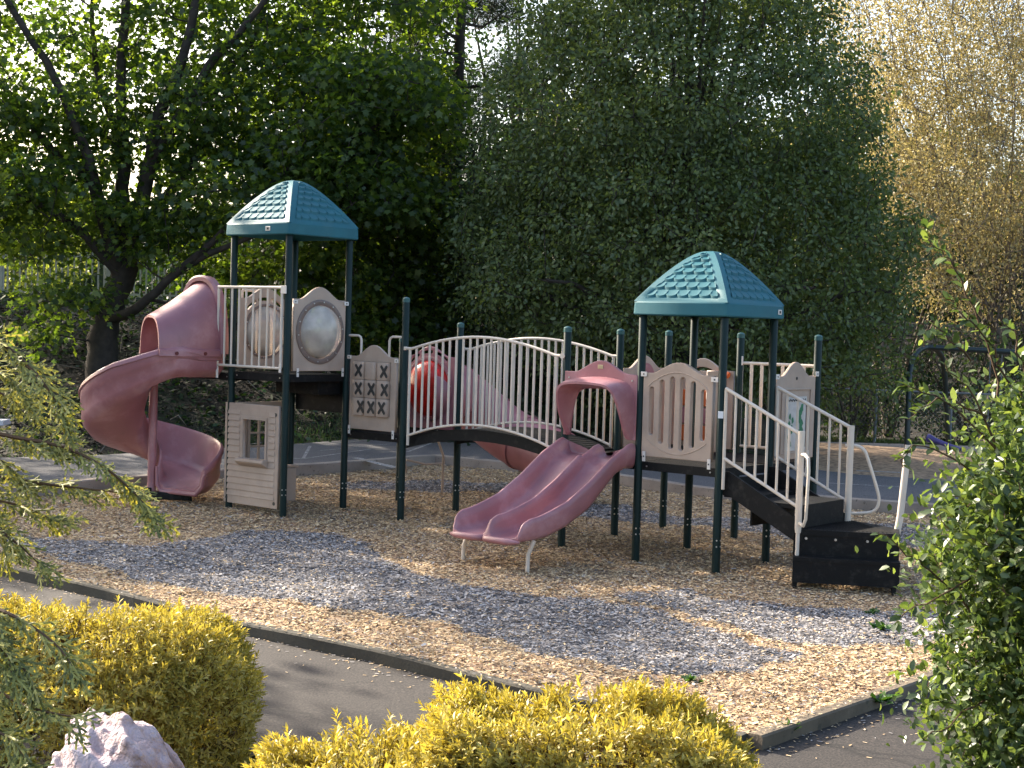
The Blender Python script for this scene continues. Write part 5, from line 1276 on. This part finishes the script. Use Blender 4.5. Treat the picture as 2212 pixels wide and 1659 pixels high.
# green shrub at the right edge -------------------------------------------------
M_PRIV = leafmat('privet_leaf', [(.034, .062, .024), (.060, .098, .036), (.10, .15, .052), (.18, .235, .09)], .38, (1.8, 1.7, .7), .04, .4)
def right_shrub():
    x, y = 2.75, 6.9; z0 = gz(x, y)-.05; rg = np.random.default_rng(71); root = empty('green_shrub', (x, y, z0)); tag(root, 'tall bright green leafy shrub at the right edge, in front of the stairs', 'shrub')
    lob = [(1.0, 2.46, 6.6, 1.30, .66, .55, .52, 400), (0, 2.46, 6.6, .75, .60, .5, .58, 380), (0, 2.60, 6.6, .25, .60, .5, .55, 260), (0, 2.58, 6.7, 1.80, .46, .45, .45, 200), (0, 3.1, 6.8, 1.3, .75, .6, 1.3, 300), (0, 2.18, 6.5, 1.50, .30, .35, .36, 90)]
    A = np.concatenate([np.array([cx, cy, cz+z0*.0])+unit(rg.normal(0, 1, (n, 3)))*(rg.random((n, 1))**.4)*np.array([rx, ry, rz]) for _, cx, cy, cz, rx, ry, rz, n in lob])
    base = np.array([x, y, z0]); limbs = []
    ends = [pp(1990, 482, 6.3), pp(2085, 665, 6.35), pp(2140, 560, 6.7), pp(1945, 850, 6.3), pp(1965, 1010, 6.35), pp(2000, 735, 6.4), pp(2200, 620, 6.6), pp(1920, 1190, 6.4), pp(1965, 1330, 6.5), pp(1880, 1110, 6.4)]
    shoots = [[pp(2160, 850, 6.6), pp(2120, 700, 6.5), pp(2060, 580, 6.4), pp(2020, 530, 6.35), pp(1990, 482, 6.3)],
              [pp(2180, 830, 6.6), pp(2130, 730, 6.5), pp(2085, 690, 6.4), pp(2045, 640, 6.4)],
              [pp(2180, 1000, 6.6), pp(2060, 880, 6.4), pp(1990, 850, 6.3), pp(1950, 830, 6.3)],
              [pp(2150, 1050, 6.5), pp(2060, 990, 6.4), pp(1975, 960, 6.3), pp(1948, 1010, 6.3)],
              [pp(2120, 1350, 6.5), pp(2010, 1230, 6.4), pp(1960, 1200, 6.35), pp(1900, 1150, 6.3)],
              [pp(2100, 780, 6.5), pp(2060, 740, 6.4), pp(2015, 700, 6.4), pp(1990, 745, 6.35)],
              [pp(2212, 800, 6.7), pp(2190, 720, 6.6), pp(2170, 690, 6.5)], [pp(2150, 950, 6.5), pp(2090, 840, 6.4), pp(2040, 790, 6.4)],
              [pp(2150, 1500, 6.5), pp(2050, 1560, 6.3), pp(1990, 1600, 6.2)], [pp(2100, 1250, 6.4), pp(2000, 1300, 6.3), pp(1935, 1345, 6.3)],
              [pp(2130, 900, 6.5), pp(2030, 860, 6.4), pp(1960, 905, 6.3)]]
    for s in shoots: limbs.append((s, .006, .002))
    for i in range(14):
        e = A[rg.integers(len(A))]; limbs.append(([base+rg.normal(0, .12, 3)*[1, 1, 0], base*.5+e*.5+rg.normal(0, .05, 3), e], .018, .005))
    tb = skeleton(base, limbs, A, .25, .0022, lift=.1, jit=.12, rng=rg)
    m = MB()
    for P, R in tb: m.tube(P, R, 5, cap=False)
    st = m.build('stems', TWIG, root, off=base)
    pos = []; fwd = []; nrm = []; sz = []
    for ti, (P, R) in enumerate(tb):
        P = np.array(P); L_ = np.linalg.norm(np.diff(P, axis=0), axis=1).sum(); isS = ti < len(shoots)
        k = int(L_/.022) if isS else int(min(L_, .30)/.020)+4
        for j in range(k):
            t = (j/k if isS and ti else 1-(j/k)*min(1, .32/max(L_, .01))) if not isS else .15+.85*j/k
            f = t*(len(P)-1); i0 = min(int(f), len(P)-2); p = P[i0]*(1-(f-i0))+P[i0+1]*(f-i0); d = unit(P[i0+1]-P[i0])
            a = unit(np.cross(d, rg.normal(0, 1, 3)))
            pos.append(p); fwd.append(unit(d*.75+a*.9+np.array([0, 0, .15]))); nrm.append(unit(np.array([0, -.25, 1.])+rg.normal(0, .45, 3))); sz.append(rg.uniform(.036, .066))
    # loose leaves to fill
    n = 30000; q = A[rg.integers(len(A), size=n)]+rg.normal(0, .09, (n, 3)); pos = np.concatenate([np.array(pos), q]); fwd = np.concatenate([np.array(fwd), unit(rg.normal(0, 1, (n, 3))+[0, 0, .4])]); nrm = np.concatenate([np.array(nrm), unit(rg.normal(0, .6, (n, 3))+[0, -.2, 1.])]); sz = np.concatenate([sz, rg.uniform(.032, .060, n)])
    scatter_leaves('leaves', ELT, ELF, pos, nrm, fwd, sz, M_PRIV, root, base)
right_shrub()

# golden cypress branches from the left edge ------------------------------------
M_CYP = leafmat('cypress_scale', [(.07, .09, .022), (.17, .18, .04), (.32, .31, .07), (.50, .46, .12)], .28, (1.3, 1.2, .5), .04, .5)
def cypress():
    x, y = -3.05, 5.4; z0 = gz(x, y)-.05; rg = np.random.default_rng(81); base = np.array([x, y, z0]); root = empty('cypress_bush', base); tag(root, 'golden cypress with feathery drooping sprays reaching in at the left edge', 'bush')
    segs = []   # (p, q, width) flat scale strips
    wood = MB()
    def spray(p, d, up, ln, lvl):
        d = unit(d); side = unit(np.cross(d, up)); n = max(3, int(ln/(.017 if lvl == 0 else .011))); pts = [np.array(p)]; dd = d.copy()
        for i in range(n):
            dd = unit(dd+np.array([0, 0, -.020 if lvl == 0 else -.004])+rg.normal(0, .035, 3)); pts.append(pts[-1]+dd*ln/n)
        wd = (.0075, .0066, .0058)[lvl]
        for i in range(n): segs.append((pts[i], pts[i+1], wd, up))
        if lvl < 2:
            for i in range(1, n):
                s = 1 if i % 2 else -1; t = i/n; l2 = ln*(.48 if lvl == 0 else .42)*(1-t)**.6*(.35+.65*min(1, t*4))*rg.uniform(.75, 1.2)
                if l2 < .008: continue
                spray(pts[i], dd*.9+side*s*.85+rg.normal(0, .06, 3), unit(up+rg.normal(0, .15, 3)), l2, lvl+1)
    br = [([pp(-260, 700, 5.2), pp(-80, 705, 5.0), pp(20, 735, 4.9), pp(90, 790, 4.85), pp(140, 850, 4.8), pp(165, 905, 4.8)], 1.0),
          ([pp(-260, 780, 5.3), pp(-60, 770, 5.1), pp(30, 800, 5.0), pp(85, 860, 5.0)], 1.1), ([pp(-240, 850, 5.2), pp(-60, 830, 5.1), pp(30, 850, 5.05), pp(100, 900, 5.)], 1.0),
          ([pp(-260, 930, 5.2), pp(-60, 925, 5.0), pp(60, 945, 4.9), pp(170, 968, 4.85), pp(255, 1010, 4.8), pp(320, 1065, 4.8), pp(358, 1112, 4.8)], .9),
          ([pp(-240, 1000, 5.3), pp(-50, 1020, 5.1), pp(80, 1040, 5.0), pp(200, 1055, 4.95), pp(300, 1065, 4.9)], .8),
          ([pp(-240, 1060, 5.3), pp(-50, 1075, 5.15), pp(60, 1090, 5.1), pp(135, 1120, 5.1)], 1.2),
          ([pp(-200, 1100, 5.2), pp(-20, 1125, 5.0), pp(60, 1170, 4.95), pp(120, 1225, 4.9)], .55),
          ([pp(-200, 1000, 5.2), pp(-60, 970, 5.05), pp(20, 990, 5.0), pp(70, 1030, 5.0)], 1.3), ([pp(-200, 1160, 5.3), pp(-60, 1120, 5.2), pp(20, 1140, 5.1), pp(40, 1190, 5.1)], .6),
          ([pp(-200, 1290, 4.6), pp(-40, 1300, 4.5), pp(60, 1330, 4.4), pp(150, 1390, 4.35), pp(190, 1440, 4.3)], .6),
          ([pp(-200, 1400, 4.5), pp(-40, 1385, 4.4), pp(60, 1420, 4.35), pp(120, 1500, 4.3)], .6), ([pp(-200, 1480, 4.5), pp(-20, 1480, 4.4), pp(100, 1530, 4.3), pp(200, 1550, 4.2)], .5),
          ([pp(-200, 1560, 4.4), pp(-20, 1570, 4.3), pp(60, 1600, 4.25), pp(90, 1650, 4.2)], .8), ([pp(-200, 1340, 4.5), pp(-20, 1360, 4.4), pp(40, 1400, 4.35), pp(60, 1460, 4.3)], .8)]
    top = np.array([x, y, 2.9]); wood.tube([base, base*.5+top*.5, top], [.06, .04, .01], 8)
    br = [([q_-np.array([.045, 0, 0]) for q_ in P0], dn_) for P0, dn_ in br]
    for P0, dens in br:
        root_pt = np.array([x, y, max(z0+.1, P0[0][2]+rg.uniform(-.15, .05))]); P = smoothcurve([root_pt]+list(P0), 6); L_ = len(P)
        wood.tube(P, [.010*(1-i/L_)+.0015 for i in range(L_)], 5)
        tot = 0
        for i in range(6, L_-1):
            k = rg.poisson(.95*dens)
            for j in range(k+1):
                t = rg.random(); p = P[i]*(1-t)+P[i+1]*t; d = unit(P[i+1]-P[i]); s = 1 if rg.random() < .5 else -1
                sidev = unit(np.cross(d, [0, 0, 1.])); dirn = d*.8+sidev*s*rg.uniform(.1, .8)+np.array([0, 0, rg.uniform(-.65, .45)])
                spray(p, dirn, unit(np.array([0, -.7, .7])+rg.normal(0, .35, 3)), rg.uniform(.07, .15), 0)
        spray(P[-2], P[-1]-P[-2], unit(np.array([0, -.7, .7])), .12, 0)
    wood.build('branches', TWIG, root, off=base)
    p = np.array([s[0] for s in segs]); q = np.array([s[1] for s in segs]); wd = np.array([s[2] for s in segs]); up = unit(np.array([s[3] for s in segs])); d = q-p; ln = np.linalg.norm(d, axis=1)
    T = np.array([(-.5, -.1, 0), (0, 0, .25), (0, 1.15, .25), (-.45, .9, 0), (.5, -.1, 0), (.45, .9, 0)])
    side = unit(np.cross(d, up)); up2 = unit(np.cross(side, d))
    V = (p-base)[:, None]+wd[:, None, None]*(T[None, :, 0, None]*side[:, None]+T[None, :, 2, None]*up2[:, None])+T[None, :, 1, None]*d[:, None]
    F = np.array([(0, 1, 2, 3), (1, 4, 5, 2)])[None]+(np.arange(len(p))*6)[:, None, None]
    bigmesh('sprays', V.reshape(-1, 3), F.reshape(-1, 4), M_CYP, root)
cypress()

# boulder -------------------------------------------------------------------------
from mathutils import noise as mnoise
def boulder():
    x, y = -1.60, 6.35; z0 = gz(x, y); bm = bmesh.new(); bmesh.ops.create_icosphere(bm, subdivisions=6, radius=1)
    rg = np.random.default_rng(5); cuts = [(unit(rg.normal(0, 1, 3)*[1, 1, .8]), rg.uniform(.62, .86)) for _ in range(15)]
    for v in bm.verts:
        p = np.array(v.co)
        for n_, d in cuts:
            e = p@n_-d
            if e > 0: p = p-n_*e*.65
        p = p*(1+.05*math.sin(p[0]*9+p[2]*6)+.03*math.sin(p[1]*17+p[0]*13)+.015*math.sin(p[2]*31+p[0]*27))
        pv = Vector(p); e = mnoise.fractal(pv*2.2, .9, 2.1, 5)*.05+abs(mnoise.noise(pv*3.5))*.03+mnoise.noise(pv*13)*.008; p = p*(1+e)
        v.co = (p[0]*.36-.08*p[2], p[1]*.36, p[2]*.52)
    me = bpy.data.meshes.new('boulder'); bm.to_mesh(me); bm.free(); me.polygons.foreach_set('use_smooth', [True]*len(me.polygons))
    m, t, b = nmat('quartz_rock'); tc = t.nodes.new('ShaderNodeTexCoord'); n1 = t.nodes.new('ShaderNodeTexNoise'); n1.inputs['Scale'].default_value = 5; n1.inputs['Detail'].default_value = 10; n1.inputs['Distortion'].default_value = 1.2
    n2 = t.nodes.new('ShaderNodeTexNoise'); n2.inputs['Scale'].default_value = 28; n2.inputs['Detail'].default_value = 8
    for q in (n1, n2): t.links.new(tc.outputs['Object'], q.inputs['Vector'])
    r = t.nodes.new('ShaderNodeValToRGB'); e = r.color_ramp.elements; e[0].position = .34; e[0].color = (.20, .14, .13, 1); e[1].position = .62; e[1].color = (.56, .47, .51, 1); k = e.new(.45); k.color = (.46, .34, .35, 1)
    t.links.new(n1.outputs[0], r.inputs[0]); t.links.new(r.outputs[0], b.inputs['Base Color']); b.inputs['Roughness'].default_value = .7
    bp = t.nodes.new('ShaderNodeBump'); bp.inputs['Strength'].default_value = 1; bp.inputs['Distance'].default_value = .05; ad = t.nodes.new('ShaderNodeMath'); ad.operation = 'ADD'
    t.links.new(n1.outputs[0], ad.inputs[0]); t.links.new(n2.outputs[0], ad.inputs[1]); t.links.new(ad.outputs[0], bp.inputs['Height']); t.links.new(bp.outputs[0], b.inputs['Normal'])
    me.materials.append(m); o = bpy.data.objects.new('boulder', me); o.location = (x, y, z0+.27); link(o); tag(o, 'pinkish white quartz boulder in the planting bed', 'boulder')
boulder()

# grass, litter, weeds ------------------------------------------------------------
M_GRASS = leafmat('grass_blade', [(.022, .055, .012), (.04, .085, .018), (.06, .11, .025)], .3, (1.5, 1.5, .5), .04)
M_DRY = leafmat('dry_grass_blade', [(.10, .09, .06), (.17, .15, .10), (.07, .09, .03)], .2, (1.2, 1.1, .8), .03)
BT = np.array([(-.045, 0, 0), (.045, 0, 0), (.03, .6, .06), (0, 1, .22), (0, 1, .22), (-.03, .6, .06)]); BT = np.array([(-.045, 0, 0), (.045, 0, 0), (.02, .9, .14), (-.02, .9, .14)]); BF = [(0, 1, 2, 3)]
def blades(name, label, x, y, z, size, mat, rg, cat='grass', kind='stuff'):
    n = len(x); p = np.stack([x, y, z], -1); f = unit(np.stack([rg.normal(0, .45, n), rg.normal(0, .45, n), np.ones(n)], -1)); nr = unit(rg.normal(0, 1, (n, 3))*[1, 1, .1])
    o = scatter_leaves(name, BT, BF, p, nr, f, size*rg.uniform(.5, 1.3, n), mat); return tag(o, label, cat, None, kind)
rg = np.random.default_rng(90)
n = 26000; x = rg.uniform(-12, 2.5, n); y = np.interp(x, [-13, -9, -5.8, -3.4, -1.2, 1.8], [17.5, 19.6, 21.4, 23.6, 26.2, 25.2])+.05+np.abs(rg.normal(0, 1.2, n)); z = H(x, y)
k = np.abs(x) < .36*y+.5; blades('grass', 'dark green grass strip between the far path and the wooded bank', x[k], y[k], z[k]-.01, .10, M_GRASS, rg)
n = 26000; x = rg.uniform(5.0, 13, n); y = rg.uniform(26.8, 31.5, n); z = H(x, y); k = np.abs(x) < .36*y+.5
blades('grass', 'short grass in front of the chain-link fence at the right', x[k], y[k], z[k]-.01, .09, M_GRASS, rg)
n = 5200; x = rg.normal(-1.15, .35, n); y = rg.normal(7.3, .45, n); blades('grass', 'dry grey-green grass beside the boulder', x, y, H(x, y)-.01, .10, M_DRY, rg)
# dead leaves on the bank and crumbs in the bed
n = 15000; x = rg.uniform(-12.5, 4, n); y = rg.uniform(22.5, 31, n); z = H(x, y)+.015
lit = scatter_leaves('leaf_litter', OVAL_T, OVAL_F, np.stack([x, y, z], -1), unit(rg.normal(0, .4, (n, 3))+[0, 0, 1]), unit(rg.normal(0, 1, (n, 3))*[1, 1, .2]), rg.uniform(.05, .12, n), islandmat('dead_leaf', [(.010, .007, .004), (.02, .014, .008), (.035, .025, .015), (.09, .07, .045)]))
tag(lit, 'brown dead leaves lying on the bank', 'dead leaves', None, 'stuff')
n = 9000; x = rg.uniform(-1.9, .6, n); y = rg.uniform(6.8, 8.6, n); k = y < 8.3-.25*np.abs(x+1.0)*0+rg.normal(0, .12, n)-(x+.9)*.35; x, y = x[k], y[k]; n = len(x)
lit = scatter_leaves('bark_mulch', OVAL_T, OVAL_F, np.stack([x, y, H(x, y)+.01], -1), unit(rg.normal(0, .5, (n, 3))+[0, 0, 1]), unit(rg.normal(0, 1, (n, 3))*[1, 1, .3]), rg.uniform(.015, .04, n), islandmat('bark_crumb', [(.02, .014, .01), (.06, .04, .028), (.16, .12, .09)]))
tag(lit, 'dark bark crumbs in the planting bed', 'bark mulch', None, 'stuff')
n = 24000; x = rg.uniform(-13, 4, n); y = 23.9+rg.random(n)**.8*8.5; k = pnoise(x, y, 55, 1.3)+rg.normal(0, .15, n) > -.25; x, y = x[k], y[k]; n = len(x)
gc = scatter_leaves('ground_cover', OVAL_T, OVAL_F, np.stack([x, y, H(x, y)+rg.uniform(.0, .16, n)], -1), unit(rg.normal(0, .5, (n, 3))+[0, -.3, 1]), unit(rg.normal(0, 1, (n, 3))*[1, 1, .4]), rg.uniform(.05, .13, n), M_DARK)
tag(gc, 'dark ivy-like ground cover creeping over the bank', 'ground cover', None, 'stuff')
# weeds along the right kerb
def weed(px, py, s, label, seed, mat=M_GRASS):
    g = gnd(px, py); rg = np.random.default_rng(seed); z = float(GM(g[0], g[1])); root = empty('weed', (g[0], g[1], z)); tag(root, label, 'weed', 'weeds along the kerb')
    n = 34; p = np.stack([rg.normal(0, s*.25, n), rg.normal(0, s*.25, n), np.full(n, .0)], -1)+[g[0], g[1], z]; f = unit(np.stack([rg.normal(0, .9, n), rg.normal(0, .9, n), np.ones(n)*.7], -1))
    scatter_leaves('leaves', ELT, ELF, p, unit(rg.normal(0, .3, (n, 3))+[0, 0, 1.]), f, s*rg.uniform(.4, .9, n), mat, root, (g[0], g[1], z))
M_WEED = leafmat('weed_leaf', [(.04, .10, .02), (.07, .15, .03)], .3, (1.5, 1.5, .5), .05)
weed(1905, 1362, .12, 'low weed growing in the grey chips left of the green shrub', 101, M_WEED); weed(1880, 1325, .08, 'small weed at the edge of the pale chips', 102, M_WEED)
weed(1700, 1572, .09, 'weed at the inner corner of the right kerb', 103, M_WEED); weed(1765, 1545, .07, 'grassy tuft beside the right kerb', 104, M_WEED); weed(1905, 1512, .11, 'weed sprouting outside the right kerb on the path', 105, M_WEED)
weed(1490, 1470, .08, 'tiny weed in the chips near the front yellow bush', 106, M_WEED)

# ================================================================== FENCES AND OTHER THINGS
# picket fence on the left bank
fa, fb = np.array([-16.5, 31.4]), np.array([-1.8, 31.9]); root = empty('picket_fence', (-9, 31.6, gz(-9, 31.6))); tag(root, 'pale metal picket fence on a low wall along the top of the left bank', 'fence'); ob_ = np.array(root.location)
def FP(t, z): p = fa*(1-t)+fb*t; return np.array([p[0], p[1], z])
Ln = np.linalg.norm(fb-fa); zb = 2.62; m = MB(); n = int(Ln/.125)
for i in range(n):
    t = (i+.5)/n; m.box(FP(t, zb+.5), (.016, 0, 0), (0, .008, 0), UP*.46)
m.build('picket', FENCEW, root, off=ob_)['kind'] = 'stuff'
for z in (zb+.10, zb+.86): m = MB(); m.box((FP(0, z)+FP(1, z))/2, (FP(1, z)-FP(0, z))/2, (0, .018, 0), UP*.022); m.build('rail', FENCEW, root, off=ob_)
for t in np.arange(.08, 1, .1535): m = MB(); m.box(FP(t, zb+.44)+[0, .03, 0], (.06, 0, 0), (0, .06, 0), UP*.58); m.build('fence_post', FENCEW, root, off=ob_, bevel=.008)
m = MB(); m.box((FP(0, zb-.10)+FP(1, zb-.10))/2, (FP(1, 0)-FP(0, 0))/2, (0, .12, 0), UP*.11); m.build('low_wall', plain('coping', (.20, .19, .18), .85, noise=.2), root, off=ob_)
# chain-link fence at the right
ca, cb_ = pp(1560, 846, 30.5), pp(2330, 862, 29.0); root = empty('chain_link_fence', (7.1, 29.5, gz(7.1, 29.5))); tag(root, 'low chain-link fence with a galvanised top rail behind the swings', 'fence'); ob_ = np.array(root.location)
CP = lambda t, z: np.array([ca[0]*(1-t)+cb_[0]*t, ca[1]*(1-t)+cb_[1]*t, z])
zt_ = 1.24; m = MB(); m.tube([CP(0, zt_), CP(1, zt_)], .022, 8); m.build('top_rail', GALV, root, off=ob_)
for t in (.02, .235, .445, .655, .86): q = CP(t, 0); m = MB(); m.tube([CP(t, gz(q[0], q[1])-.1), CP(t, zt_)], .030, 8); m.build('fence_post', GALV, root, off=ob_)
m = MB(); Lc = np.linalg.norm((cb_-ca)[:2]); nn = int(Lc/.085)
for i in range(nn):
    for s in (-1, 1):
        t0 = i/nn; t1 = t0+s*(.85/Lc)
        if 0 <= t1 <= 1: m.tube([CP(t0, .37), CP(t1, zt_)], .0022, 3, cap=False)
m.build('mesh_fabric', GALV, root, off=ob_)
# swing frame on the right
root = empty('swing_set', (8.0, 25.2, gz(8., 25.2))); tag(root, 'dark arched swing frame on the far mulch at the right edge', 'swing set'); ob_ = np.array(root.location); FR_ = plain('dark_frame_paint', (.012, .025, .024), .4)
Ys = 25.0; q0 = pp(1958, 1005, 24.3); q1 = pp(2060, 985, 25.8)
m = MB(); m.tube(smoothcurve([[q0[0], 24.3, .2], pp(1962, 880, 24.4), pp(1966, 800, 24.6), pp(1978, 765, 24.8), pp(2003, 750, 25.0), pp(2030, 762, 25.3), pp(2040, 800, 25.5), pp(2044, 880, 25.7), [q1[0]-.05, 25.9, .25]], 4), .045, 10); m.build('end_frame', FR_, root, True, off=ob_)
m = MB(); m.tube([pp(2003, 750, 25.), pp(2400, 772, 25.)], .05, 10); m.build('top_beam', FR_, root, True, off=ob_)
for X_ in (2140, 2165, 2260):
    a = pp(X_, 757, 25.); m = MB(); m.tube([a, [a[0], a[1], .75]], .008, 5); m.build('chain', GALV, root, off=ob_)
for X_ in (2152,):
    a = pp(X_, 757, 25.); m = MB(); m.box((a[0], a[1], .74), (.22, 0, 0), (0, .08, 0), UP*.012); m.build('swing_seat', BLACK, root, off=ob_, bevel=.005)
# purple-ended bar of a ride-on toy in the far bed
a = pp(2003, 945, 17.2); b_ = pp(2075, 972, 17.0); root = empty('spring_rider', (a[0]+.15, a[1], 0)); tag(root, 'purple and grey ride-on handle showing through the green shrub', 'ride-on toy'); ob_ = np.array(root.location)
m = MB(); m.tube(smoothcurve([a, a*.7+b_*.3, b_], 4), [.045, .048, .045, .036, .03, .028, .026, .026, .026], 12); m.build('grip', PURPLE, root, True, off=ob_)
m = MB(); m.tube([b_, b_+np.array([.35, 0, -.14])], .024, 10); m.build('bar', GALV, root, True, off=ob_); m = MB(); m.tube([b_+np.array([.3, 0, -.12]), b_+np.array([.3, 0, -1.1])], .05, 12); m.build('spring_post', PURPLE, root, True, off=ob_)
# pale block end at the left edge
q = pp(4, 912, 19.6); m = MB(); m.box((q[0]-.25, q[1], q[2]), (.32, 0, 0), (0, .16, 0), UP*.035); m.box((q[0]-.3, q[1], q[2]-.25), (.2, 0, 0), (0, .12, 0), UP*.214)
tag(m.build('bench', plain('pale_concrete', (.55, .55, .56), .8), bevel=.008), 'end of a pale bench at the far left behind the cypress', 'bench')
# sticks on the bank
rg = np.random.default_rng(97); m = MB()
for i in range(45):
    x, y = rg.uniform(-9.5, 2, 1)[0], rg.uniform(23.5, 28.5, 1)[0]; z = gz(x, y)+.03; a = rg.uniform(0, 6.28); l = rg.uniform(.3, 1.3); d = np.array([math.cos(a), math.sin(a)*.5, 0])*l
    x2, y2 = x+d[0], y+d[1]; m.tube([(x, y, z), ((x+x2)/2, (y+y2)/2, max(gz(x, y), gz(x2, y2))+rg.uniform(.05, .25)), (x2, y2, gz(x2, y2)+.04)], [.012, .010, .004], 4)
tag(m.build('fallen_twigs', BARKL), 'pale fallen twigs and brush lying on the bank', 'twigs', None, 'stuff')

# every separate fitting is an object of its own
for o in list(bpy.data.objects):
    nm = o.name.split('.')[0]
    if nm in ('rail_bracket', 'arched_bead', 'orange_bar', 'bolt_recess', 'hood_bolt', 'flange', 'flange_bolt', 'tube_flange', 'bead_blocks', 'muntins', 'slide_base', 'green_print', 'print_border', 'panel_frame', 'bridge_deck_side'):
        split_loose(o, {'bead_blocks': 'bead_block', 'muntins': 'muntin', 'orange_bar': 'bar'}.get(nm, nm))
